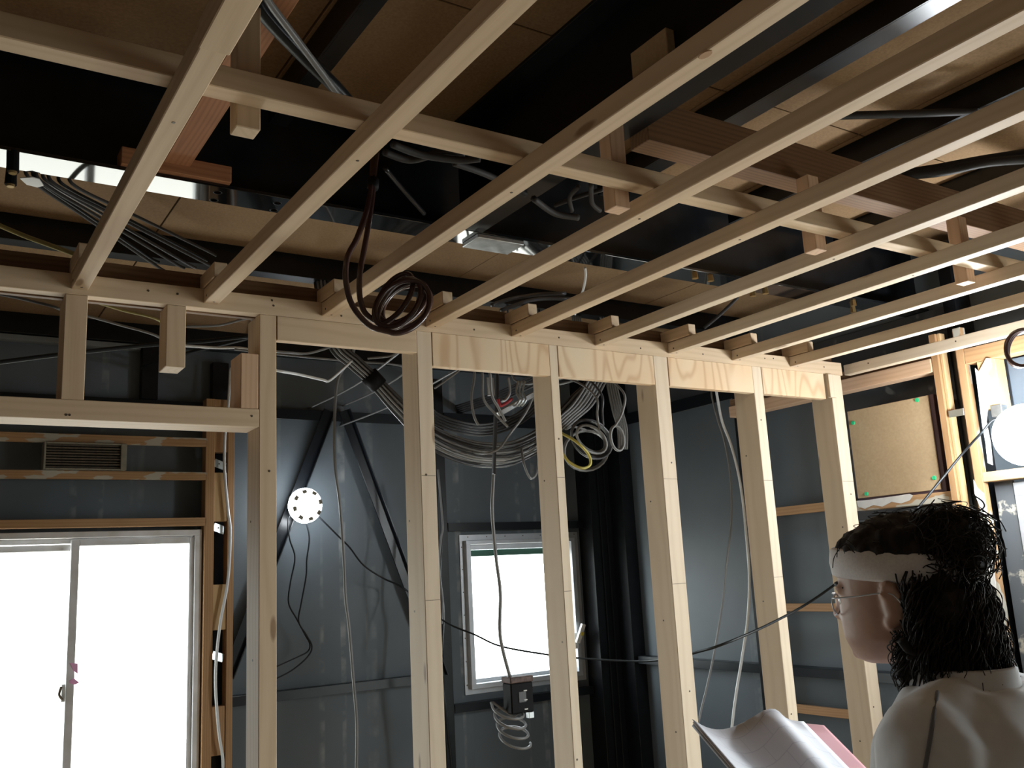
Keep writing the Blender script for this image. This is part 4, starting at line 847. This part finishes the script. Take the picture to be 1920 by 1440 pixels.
#@@PERSON
# ------------------------------------------------------------------ person reading plans
from mathutils import noise
from mathutils.bvhtree import BVHTree
def loft(rings, seg=24, power=2.0):
    """rings: (center, half-axis a, half-axis b); closed surface"""
    vs_, fs = [], []
    for c, a, b in rings:
        for k in range(seg):
            t = 2 * math.pi * k / seg; ct, st = math.cos(t), math.sin(t)
            e = 2.0 / power
            vs_.append(Vector(c) + Vector(a) * (math.copysign(abs(ct) ** e, ct)) + Vector(b) * (math.copysign(abs(st) ** e, st)))
    n = len(rings)
    for i in range(n - 1):
        for k in range(seg): fs.append((i * seg + k, i * seg + (k + 1) % seg, (i + 1) * seg + (k + 1) % seg, (i + 1) * seg + k))
    fs.append(tuple(range(seg))[::-1]); fs.append(tuple(range((n - 1) * seg, n * seg)))
    return vs_, fs
def limb(pts, rad, seg=16, sub=5):
    P = spline(pts, sub); n = len(P); R = []
    for i in range(n):
        t = i / sub; k = min(int(t), len(rad) - 2); f = t - k; R.append(rad[k] * (1 - f) + rad[k + 1] * f)
    rings = []; prev = None
    for i, p in enumerate(P):
        t = (P[min(i + 1, n - 1)] - P[max(i - 1, 0)]).normalized()
        u = t.orthogonal().normalized() if prev is None else (prev - t * prev.dot(t)).normalized()
        prev = u; rings.append((p, u * R[i], t.cross(u) * R[i]))
    # rounded ends
    d0 = (P[0] - P[1]).normalized(); d1 = (P[-1] - P[-2]).normalized()
    c, a, b = rings[0]; rings.insert(0, (c + d0 * R[0] * 0.5, a * 0.8, b * 0.8)); rings.insert(0, (c + d0 * R[0] * 0.85, a * 0.45, b * 0.45))
    c, a, b = rings[-1]; rings += [(c + d1 * R[-1] * 0.5, a * 0.8, b * 0.8), (c + d1 * R[-1] * 0.85, a * 0.45, b * 0.45)]
    return loft(rings, seg)
def ball(c, rx, ry, rz, M3=None, seg=20):
    rings = []
    for i in range(1, 12):
        a_ = math.pi * i / 12; rings.append((Vector((0, 0, -math.cos(a_) * rz)), Vector((math.sin(a_) * rx, 0, 0)), Vector((0, math.sin(a_) * ry, 0))))
    v, f = loft(rings, seg); M3 = M3 or Matrix.Identity(3)
    return [Vector(c) + M3 @ p for p in v], f
def fuse(name, parts, voxel, mat, parent=None, smooth=6, disp=None):
    vs_, fs = [], []
    for v, f in parts:
        o_ = len(vs_); vs_ += [tuple(p) for p in v]; fs += [tuple(i + o_ for i in q) for q in f]
    me = bpy.data.meshes.new(name); me.from_pydata(vs_, [], fs)
    bm = bmesh.new(); bm.from_mesh(me); bmesh.ops.recalc_face_normals(bm, faces=list(bm.faces)); bm.to_mesh(me); bm.free()
    t = bpy.data.objects.new('tmp', me); col.objects.link(t)
    r = t.modifiers.new('r', 'REMESH'); r.mode = 'VOXEL'; r.voxel_size = voxel
    if smooth: s = t.modifiers.new('s', 'SMOOTH'); s.factor = 0.5; s.iterations = smooth
    dg = bpy.context.evaluated_depsgraph_get(); ev = t.evaluated_get(dg)
    out = bpy.data.meshes.new_from_object(ev); bpy.data.objects.remove(t); bpy.data.meshes.remove(me)
    if disp:
        nr = [v.normal.copy() for v in out.vertices]
        for v, n_ in zip(out.vertices, nr): v.co += n_ * disp(v.co)
    for p in out.polygons: p.use_smooth = True
    out.name = name; out.materials.clear()
    o = link(name, out, mat, parent)
    if parent is not None: o.matrix_basis = world_of(parent).inverted()
    return o
M['skin'] = plain('skin', (0.52, 0.32, 0.235), 0.5, 0, 0.4, 0.18, 30)
M['skin'].node_tree.nodes['Principled BSDF'].inputs['Subsurface Weight'].default_value = 0.08
M['shirt'] = plain('shirt_fabric', (0.86, 0.87, 0.90), 0.85, 0, 0.15, 0.05, 60)
M['seam'] = plain('seam_thread', (0.20, 0.195, 0.21), 0.9)
M['trousers'] = plain('work_trousers', (0.10, 0.11, 0.14), 0.85, 0, 0.15, 0.2, 40)
M['shoe'] = plain('shoe', (0.05, 0.045, 0.045), 0.6)
M['terry'] = plain('terry_band', (0.88, 0.85, 0.85), 0.95, 0, 0.1, 0.10, 300)
def hair_mat():
    m, nt, bs = new_mat('dark_hair')
    tc = N(nt, 'ShaderNodeTexCoord'); w_ = N(nt, 'ShaderNodeTexNoise'); w_.inputs['Scale'].default_value = 60; w_.inputs['Detail'].default_value = 4
    sc = N(nt, 'ShaderNodeVectorMath', operation='MULTIPLY'); sc.inputs[1].default_value = (1, 1, 0.25); nt.links.new(tc.outputs['Object'], sc.inputs[0]); nt.links.new(sc.outputs[0], w_.inputs['Vector'])
    nt.links.new(mix(nt, ramp(nt, w_.outputs[0], 0.35, 0.7), (0.013, 0.010, 0.009), (0.040, 0.030, 0.026)), bs.inputs['Base Color'])
    bs.inputs['Roughness'].default_value = 0.6; bs.inputs['Specular IOR Level'].default_value = 0.22
    b_ = N(nt, 'ShaderNodeBump'); b_.inputs['Strength'].default_value = 0.6; b_.inputs['Distance'].default_value = 0.004; nt.links.new(w_.outputs[0], b_.inputs['Height']); nt.links.new(b_.outputs[0], bs.inputs['Normal'])
    return m
M['hair'] = hair_mat()

# document first (the hands go to it)
FLc = dep(1297, 1350, 1.58)
du = Vector((0.421, 0.058, -0.062)).normalized(); dv = Vector((0.004, -0.084, -0.066)); dv = (dv - du * dv.dot(du)).normalized(); dn = du.cross(dv); dn = dn if dn.z > 0 else -dn
DW, DH = 0.42, 0.30

phi = math.radians(10); fwd = Vector((-math.sin(phi), math.cos(phi), 0)); rgt = Vector((math.cos(phi), math.sin(phi), 0)); UP = Vector((0, 0, 1))
B0 = Vector((1.300, 0.865, 0))
def L(x, y, z): return B0 + rgt * x + fwd * y + UP * z
hphi = math.radians(13); hf = Vector((-math.sin(hphi), math.cos(hphi), 0)); hr = Vector((math.cos(hphi), math.sin(hphi), 0))
nod = math.radians(1); hf2 = (hf * math.cos(nod) - UP * math.sin(nod)).normalized(); hu = (UP * math.cos(nod) + hf * math.sin(nod)).normalized()
HC = dep(1714, 1250, 1.42)
HM = Matrix((hr, hf2, hu)).transposed()
def Hd(x, y, z): return HC + HM @ Vector((x, y, z))
# head: rings from under the jaw to the crown (z, y centre, half depth, half width)
hr_ = [(0.006, 0.038, 0.030, 0.024), (0.014, 0.033, 0.050, 0.037), (0.028, 0.025, 0.066, 0.050), (0.045, 0.014, 0.084, 0.062), (0.075, 0.006, 0.094, 0.069), (0.105, 0.0, 0.098, 0.073), (0.135, -0.004, 0.100, 0.0765), (0.160, -0.006, 0.098, 0.0765), (0.185, -0.008, 0.088, 0.070), (0.205, -0.010, 0.068, 0.055), (0.218, -0.011, 0.042, 0.034), (0.224, -0.011, 0.016, 0.013)]
head = loft([(Hd(0, y, z), HM @ Vector((hw, 0, 0)), HM @ Vector((0, hd_2, 0))) for z, y, hd_2, hw in hr_], 32, 2.15)
HM3 = HM
def hb(x, y, z, a, b, c): return ball(Hd(x, y, z), a, b, c, HM3, 14)
face = [hb(0, 0.100, 0.082, 0.012, 0.020, 0.012), hb(0, 0.098, 0.100, 0.008, 0.014, 0.022), hb(0.013, 0.094, 0.078, 0.008, 0.010, 0.008), hb(-0.013, 0.094, 0.078, 0.008, 0.010, 0.008),
        hb(0, 0.086, 0.050, 0.022, 0.012, 0.007), hb(0, 0.084, 0.041, 0.019, 0.012, 0.007), hb(0, 0.080, 0.022, 0.019, 0.013, 0.012),
        hb(0.032, 0.078, 0.122, 0.026, 0.012, 0.008), hb(-0.032, 0.078, 0.122, 0.026, 0.012, 0.008)]
ears = []
for s in (-1, 1):
    for i in range(9):       # helix of the ear
        a_ = math.radians(-110 + 260 * i / 8); r_ = 0.016 if i not in (0, 8) else 0.013
        ears.append(hb(s * (0.078 + 0.006 * math.sin(a_)), -0.012 - r_ * math.cos(a_) * 0.9, 0.098 + 0.029 * math.sin(a_), 0.005, 0.006, 0.006))
    ears.append(hb(s * 0.075, -0.012, 0.098, 0.006, 0.014, 0.026)); ears.append(hb(s * 0.074, -0.004, 0.068, 0.005, 0.008, 0.011))
neckb = L(0, -0.02, 1.40)
neck = loft([(neckb, rgt * 0.066, fwd * 0.068), (neckb.lerp(Hd(0, -0.022, 0.03), 0.5), rgt * 0.056, fwd * 0.060), (Hd(0, -0.02, 0.035), hr * 0.055, hf * 0.062), (Hd(0, -0.015, 0.07), hr * 0.05, hf * 0.06)], 20)
def torso(g):
    rows = [(0.84, -0.045, 0.150, 0.105), (0.92, -0.045, 0.168, 0.118), (1.02, -0.035, 0.155, 0.112), (1.12, -0.03, 0.155, 0.112), (1.22, -0.03, 0.168, 0.122), (1.30, -0.03, 0.176, 0.122), (1.36, -0.03, 0.172, 0.106), (1.40, -0.03, 0.140, 0.085), (1.43, -0.025, 0.088, 0.066)]
    return loft([(L(0, y, z), rgt * (a_ + g), fwd * (b + g)) for z, y, a_, b in rows], 28, 2.3)
armL = [L(-0.150, -0.03, 1.365), L(-0.196, -0.035, 1.27), L(-0.225, 0.0, 1.09), L(-0.225, 0.06, 1.075)]
armR = [L(0.150, -0.03, 1.365), L(0.196, -0.035, 1.27), L(0.225, 0.0, 1.09), L(0.225, 0.06, 1.075)]
gripL = FLc + du * 0.02 + dv * 0.235 - dn * 0.012; gripR = FLc + du * (DW - 0.02) + dv * 0.235 - dn * 0.012
def hand(grip, elbow, s):
    d = (grip - elbow).normalized(); out = du * s                     # s = +1: fingers run to the doc centre
    wrist = grip - d * 0.075 - dn * 0.020
    parts = [limb([wrist, grip - d * 0.035 - dn * 0.012, grip - dn * 0.010], [0.025, 0.033, 0.028], 12, 3)]
    for i in range(4):                                              # fingers curl under the sheets
        r0 = grip + d * (0.018 - 0.018 * i) - dn * 0.012 + out * (-0.006)
        ln_ = [0.062, 0.068, 0.064, 0.050][i]
        parts.append(limb([r0, r0 + out * ln_ * 0.45 + d * 0.010 - dn * 0.008, r0 + out * ln_ * 0.8 + d * 0.006 - dn * 0.003, r0 + out * ln_], [0.0095, 0.009, 0.008, 0.007], 8, 3))
    t0_ = grip - d * 0.03 + dn * 0.006 - out * 0.012                  # thumb on top of the sheets
    parts.append(limb([t0_, t0_ + dn * 0.016 + d * 0.015 + out * 0.004, t0_ + dn * 0.022 + out * 0.022 + d * 0.03, t0_ + dn * 0.022 + out * 0.036 + d * 0.036], [0.012, 0.0115, 0.010, 0.008], 8, 3))
    return wrist, parts
eL, eR = armL[-1], armR[-1]
wL, hL = hand(gripL, eL, 1); wR, hR = hand(gripR, eR, -1)
legs = []
for s in (-1, 1):
    legs.append(limb([L(s * 0.085, -0.045, 0.90), L(s * 0.095, -0.03, 0.68), L(s * 0.10, -0.02, 0.48), L(s * 0.105, -0.035, 0.28), L(s * 0.105, -0.05, 0.09)], [0.088, 0.078, 0.056, 0.052, 0.038], 16, 4))
body = fuse('person', [head] + face + ears + [neck, torso(-0.004), limb(armL + [eL.lerp(wL, 0.5), wL], [0.058, 0.050, 0.040, 0.040, 0.036, 0.027], 14, 4), limb(armR + [eR.lerp(wR, 0.5), wR], [0.058, 0.050, 0.040, 0.040, 0.036, 0.027], 14, 4)] + hL + hR + legs, 0.0045, 'skin', None, 5)
tag(body, 'person in white top and headband standing with open building plans', 'person')
# eyes and brows
for s in (-1, 1):
    o = raw('eye', *ball(Hd(s * 0.031, 0.078, 0.104), 0.0125, 0.0125, 0.0125, HM3, 12), plain('eye_white', (0.7, 0.68, 0.65), 0.2) if s < 0 else bpy.data.materials['eye_white'], body, True)
    o = raw('eyebrow', *limb([Hd(s * 0.014, 0.096, 0.124), Hd(s * 0.034, 0.090, 0.129), Hd(s * 0.054, 0.070, 0.123)], [0.003, 0.004, 0.002], 8, 3), 'hair', body, True)
# clothes
def fold(co):
    q = co * 9.0
    return 0.004 * noise.noise(Vector((q.x, q.y, q.z * 0.45))) + 0.005 * noise.noise(Vector((q.x * 2.6 + q.z * 0.8, q.y * 2.6, q.z * 0.7)))
g_ = 0.012
shirt = fuse('shirt', [torso(g_), limb(armL + [eL.lerp(wL, 0.5), eL.lerp(wL, 0.93)], [0.074, 0.066, 0.055, 0.055, 0.047, 0.036], 18, 5), limb(armR + [eR.lerp(wR, 0.5), eR.lerp(wR, 0.93)], [0.074, 0.066, 0.055, 0.055, 0.047, 0.036], 18, 5),
                       limb([L(-0.06, -0.03, 1.405), L(-0.11, -0.03, 1.385), L(-0.155, -0.03, 1.365)], [0.05, 0.058, 0.066], 16, 4), limb([L(0.06, -0.03, 1.405), L(0.11, -0.03, 1.385), L(0.155, -0.03, 1.365)], [0.05, 0.058, 0.066], 16, 4)], 0.007, 'shirt', body, 8, fold)
cr = []
for z, a_, b_2 in ((1.405, 0.086, 0.082), (1.425, 0.079, 0.079), (1.452, 0.074, 0.076), (1.455, 0.069, 0.071), (1.43, 0.068, 0.070)):
    cr.append((L(0, -0.018, z), rgt * a_, fwd * b_2))
collar = raw('collar', *loft(cr, 28), 'shirt', body, True)
tr = fuse('trousers', [loft([(L(0, -0.045, z), rgt * a_, fwd * b) for z, a_, b in ((0.80, 0.17, 0.115), (0.9, 0.178, 0.126), (0.965, 0.172, 0.124), (1.0, 0.168, 0.121))], 24)] +
          [limb([L(s * 0.088, -0.045, 0.88), L(s * 0.097, -0.03, 0.66), L(s * 0.102, -0.02, 0.46), L(s * 0.106, -0.035, 0.26), L(s * 0.107, -0.05, 0.07)], [0.100, 0.092, 0.074, 0.070, 0.066], 18, 4) for s in (-1, 1)], 0.009, 'trousers', body, 6, fold)
for s in (-1, 1):
    raw('shoe', *loft([(L(s * 0.107, -0.115, 0.03), rgt * 0.028, UP * 0.028), (L(s * 0.107, -0.10, 0.042), rgt * 0.038, UP * 0.040), (L(s * 0.108, -0.03, 0.050), rgt * 0.043, UP * 0.048), (L(s * 0.112, 0.06, 0.036), rgt * 0.050, UP * 0.034), (L(s * 0.114, 0.12, 0.028), rgt * 0.044, UP * 0.026), (L(s * 0.114, 0.15, 0.02), rgt * 0.022, UP * 0.016)], 16), 'shoe', body, True)
# seams laid on the shirt surface where the photograph shows them
bv = BVHTree.FromPolygons([v.co.copy() for v in shirt.data.vertices], [tuple(p.vertices) for p in shirt.data.polygons])
def on_shirt(px, py, off=0.002):
    h = bv.ray_cast(CAM, ray(px, py).normalized())
    return h[0] + h[1] * off if h[0] is not None else None
for pts in ([(1763, 1254), (1762, 1264), (1757, 1300), (1750, 1345), (1745, 1380), (1738, 1420), (1733, 1450)], [(1630, 1298), (1665, 1294), (1700, 1300), (1742, 1314)]):
    P = [p for p in (on_shirt(*q) for q in pts) if p is not None]
    if len(P) > 2: tube('seam', P, 0.0028 if pts[0][0] > 1700 else 0.0012, 'seam' if pts[0][0] > 1700 else 'shirt', body, 6, 4)
# headband
hbz, tl = 0.152, -0.10
rings = []
for dz, g2 in ((-0.023, 0.004), (-0.019, 0.009), (0.0, 0.011), (0.019, 0.008), (0.023, 0.003), (0.016, -0.003), (-0.016, -0.003)):
    rings.append((Hd(0, -0.005, hbz + dz), HM @ Vector((0.0765 + g2, 0, 0)), HM @ Vector((0, 0.099 + g2, -tl * -0.099 * -1))))
rings = [(c, a_, HM @ Vector((0, 0.099 + g2, 0.012))) for (c, a_, b), (dz, g2) in zip(rings, ((-0.023, 0.004), (-0.019, 0.009), (0.0, 0.011), (0.019, 0.008), (0.023, 0.003), (0.016, -0.003), (-0.016, -0.003)))]
hv, hfc = loft(rings, 48, 2.1)
n_r = len(rings); hfc = hfc[:-2] + [((n_r - 1) * 48 + k, (n_r - 1) * 48 + (k + 1) % 48, (k + 1) % 48, k) for k in range(48)]
raw('headband', hv, hfc, 'terry', body, True)
# hair: cap, nape mass, bun, locks
def tuft(co):
    q = co * 55.0
    return 0.006 * noise.noise(q) + 0.003 * noise.noise(q * 2.3)
cap_parts = [loft([(Hd(0, -0.008, z), HM @ Vector((hw + g3, 0, 0)), HM @ Vector((0, hd_2 + g3, 0))) for z, hd_2, hw, g3 in ((0.158, 0.096, 0.0765, 0.004), (0.172, 0.094, 0.074, 0.010), (0.187, 0.086, 0.069, 0.012), (0.207, 0.066, 0.054, 0.012), (0.222, 0.042, 0.034, 0.011), (0.232, 0.014, 0.012, 0.008))], 28, 2.1)]
fuse('hair_cap', cap_parts, 0.006, 'hair', body, 3, tuft)
back = [hb(0.0, -0.062, 0.10, 0.080, 0.046, 0.055), hb(-0.052, -0.060, 0.085, 0.034, 0.052, 0.062), hb(0.052, -0.060, 0.085, 0.034, 0.052, 0.062), hb(0.0, -0.078, 0.05, 0.078, 0.036, 0.056), hb(-0.055, -0.055, 0.025, 0.032, 0.050, 0.045), hb(0.05, -0.07, 0.015, 0.04, 0.05, 0.05), hb(-0.02, -0.088, 0.01, 0.06, 0.030, 0.040), hb(-0.066, -0.040, 0.022, 0.018, 0.030, 0.040), hb(-0.060, -0.024, -0.004, 0.016, 0.026, 0.026)]
fuse('hair_back', back, 0.006, 'hair', body, 3, tuft)
bc = dep(1783, 1008, 1.38)
bun = [ball(bc, 0.042, 0.042, 0.038), ball(dep(1800, 1040, 1.37), 0.030, 0.034, 0.03), ball(dep(1765, 1020, 1.40), 0.03, 0.034, 0.028), ball(dep(1818, 1065, 1.37), 0.020, 0.022, 0.018)]
fuse('hair_bun', bun, 0.005, 'hair', body, 2, lambda co: 0.010 * noise.noise(co * 48.0) + 0.005 * noise.noise(co * 110.0))
sv_, sf_ = [], []
def lock(P, r, sub=5):
    v, f = tube_mesh(P, r, 5, sub); o_ = len(sv_)
    sv_.extend(v); sf_.extend(tuple(i + o_ for i in q) for q in f)
rs = random.Random(3)
for k in range(1300):                                                  # locks falling over the nape and collar
    a_ = math.radians(rs.uniform(-163, -17)); rr_ = rs.uniform(0.90, 1.12)
    x = math.cos(a_) * 0.088 * rr_; y = math.sin(a_) * 0.099 * rr_ - 0.006
    z0 = rs.uniform(0.05, 0.145); ln_ = rs.uniform(0.06, 0.145); w_ = rs.uniform(0.005, 0.015); ph = rs.uniform(0, 6.28)
    P = []
    for i in range(7):
        t = i / 6
        P.append(Hd(x * (1 + 0.10 * t) + w_ * math.sin(ph + t * 9), y * (1 + 0.12 * t) + w_ * math.cos(ph + t * 8) - 0.008 * t, z0 - ln_ * t))
    lock(P, [rs.uniform(0.0006, 0.0015)] * 4 + [0.0009, 0.0006], 4)
for k in range(260):                                                  # locks in front of and below the ear
    x = -rs.uniform(0.064, 0.088); y = rs.uniform(-0.070, -0.012); z0 = rs.uniform(0.02, 0.06); ln_ = rs.uniform(0.03, 0.075); w_ = rs.uniform(0.003, 0.009); ph = rs.uniform(0, 6.28)
    lock([Hd(x * (1 - 0.12 * i / 5) + w_ * math.sin(ph + i * 1.5), y + w_ * math.cos(ph + i * 1.4) + 0.003 * i * (y > -0.03), z0 - ln_ * i / 5) for i in range(6)], rs.uniform(0.0006, 0.0013), 4)
for k in range(600):                                                  # curls of the bun
    u_ = Vector((rs.gauss(0, 1), rs.gauss(0, 1), rs.gauss(0, 1))).normalized(); v_ = u_.orthogonal().normalized(); w2_ = u_.cross(v_)
    c0 = bc + u_ * rs.uniform(0.018, 0.040) - uU * rs.uniform(-0.008, 0.03) + uR * rs.uniform(-0.012, 0.022); R_ = rs.uniform(0.010, 0.026); a0 = rs.uniform(0, 6.28)
    lock([c0 + v_ * (R_ * math.cos(a0 + i * 0.75)) + w2_ * (R_ * math.sin(a0 + i * 0.75)) + u_ * 0.003 * i for i in range(8)], rs.uniform(0.0005, 0.0012), 3)
for px, py, D, dx, dy in ((1600, 1035, 1.40, -28, -12), (1603, 1037, 1.41, -38, 6), (1606, 1030, 1.40, -30, -18)):   # wisps at the brow
    lock([dep(px, py, D), dep(px + dx * 0.5, py - 16, D), dep(px + dx, py + dy, D), dep(px + dx * 1.1, py + dy + 22, D)], 0.0007, 5)
for k in range(60):                                                   # flyaway hairs round the crown
    a_ = rs.uniform(0, 6.28); e_ = rs.uniform(0.3, 1.4)
    c0 = Hd(math.cos(a_) * 0.085 * math.cos(e_), -0.01 + math.sin(a_) * 0.10 * math.cos(e_), 0.165 + 0.066 * math.sin(e_)); d_ = (c0 - Hd(0, -0.01, 0.16)).normalized()
    lock([c0, c0 + d_ * 0.006 + hr * rs.uniform(-0.02, 0.02), c0 + d_ * rs.uniform(0.0, 0.012) + hf * rs.uniform(-0.03, 0.02)], 0.0006, 4)
for pts in ([(1735, 1215), (1755, 1222), (1768, 1240), (1764, 1250)], [(1795, 1205), (1812, 1225), (1815, 1240), (1808, 1242)], [(1835, 1190), (1855, 1215), (1862, 1245), (1850, 1262), (1840, 1262)], [(1690, 1200), (1705, 1220), (1720, 1225), (1700, 1235)],):
    P = [p for p in (on_shirt(px, py, 0.010) or dep(px, py, 1.33) for px, py in pts)]
    lock(P, [0.007, 0.006, 0.004, 0.002], 5)
raw('hair_locks', sv_, sf_, 'hair', body, True)['kind'] = 'stuff'
# glasses
gl = empty('glasses'); gl.parent = body; gl.matrix_basis = world_of(body).inverted()
for s in (-1, 1):
    tube('temple_arm', [Hd(s * 0.066, 0.085, 0.108), Hd(s * 0.075, 0.04, 0.110), Hd(s * 0.081, -0.012, 0.113), Hd(s * 0.080, -0.028, 0.098)], 0.0014, 'alu', gl, 6, 4)
    tube('lens_rim', [Hd(s * 0.036 + 0.025 * math.cos(t * math.pi / 6), 0.098 - 0.010 * (math.cos(t * math.pi / 6) * s > 0.3), 0.098 + 0.017 * math.sin(t * math.pi / 6)) for t in range(13)], 0.0012, 'alu', gl, 6, 2)
tube('bridge', [Hd(-0.012, 0.100, 0.104), Hd(0, 0.106, 0.107), Hd(0.012, 0.100, 0.104)], 0.0013, 'alu', gl, 6, 3)

# the open plans
doc = empty('building_plans', FLc); tag(doc, 'open booklet of building plans with pink sheet held by the person', 'document')
M['paper'] = plain('paper', (0.66, 0.68, 0.76), 0.7, 0, 0.25)
M['paper_edge'] = plain('paper_edge', (0.50, 0.42, 0.38), 0.8); M['pink_paper'] = plain('pink_paper', (0.58, 0.22, 0.26), 0.7)
def plan_paper():
    # pale sheet with a faint printed drawing
    m, nt, bs = new_mat('plan_sheet')
    tc = N(nt, 'ShaderNodeTexCoord'); bk_ = N(nt, 'ShaderNodeTexBrick'); bk_.inputs['Scale'].default_value = 9; bk_.inputs['Mortar Size'].default_value = 0.006
    bk_.inputs['Color1'].default_value = bk_.inputs['Color2'].default_value = (0.68, 0.70, 0.78, 1); bk_.inputs['Mortar'].default_value = (0.56, 0.58, 0.68, 1)
    nt.links.new(tc.outputs['Object'], bk_.inputs['Vector']); nt.links.new(bk_.outputs[0], bs.inputs['Base Color']); bs.inputs['Roughness'].default_value = 0.6
    return m
M['plan'] = plan_paper()
def sheet(name, u0, u1, v0, v1, lift, th, mat, curl):
    nu, nv = 20, 10; top = []; bot = []
    for i in range(nu + 1):
        for j in range(nv + 1):
            u = u0 + (u1 - u0) * i / nu; v = v0 + (v1 - v0) * j / nv
            h = lift + curl(i / nu, j / nv); p = FLc + du * u + dv * v + dn * h
            top.append(p); bot.append(p - dn * th)
    W_ = nv + 1; n = len(top); fs = []
    for i in range(nu):
        for j in range(nv):
            a_ = i * W_ + j; q = (a_, a_ + 1, a_ + W_ + 1, a_ + W_); fs.append(q); fs.append(tuple(n + k for k in q[::-1]))
    per = [i * W_ for i in range(nu + 1)] + [nu * W_ + j for j in range(1, W_)] + [i * W_ + nv for i in range(nu - 1, -1, -1)] + [j for j in range(nv - 1, 0, -1)]
    for a_, b in zip(per, per[1:] + per[:1]): fs.append((a_, b, n + b, n + a_))
    return raw(name, top + bot, fs, mat, doc, True)
cu = lambda s, t: -0.022 * math.sin(min(s / 0.55, 1) * math.pi) * (1 - 0.5 * t) + 0.028 * math.exp(-((s - 0.62) / 0.16) ** 2) * (1 - 0.35 * t)
sheet('top_sheet', 0.0, 0.33, 0, DH, 0.002, 0.0008, 'plan', cu)
sheet('page_stack', 0.002, 0.33, 0.003, DH, 0.0008, 0.004, 'paper_edge', cu)
sheet('page_stack', 0.004, 0.332, 0.004, DH, -0.0038, 0.006, 'paper', cu)
sheet('pink_sheet', 0.20, DW, -0.006, DH, -0.012, 0.002, 'pink_paper', lambda s, t: 0.012 * (1 - t) * (1 - s))
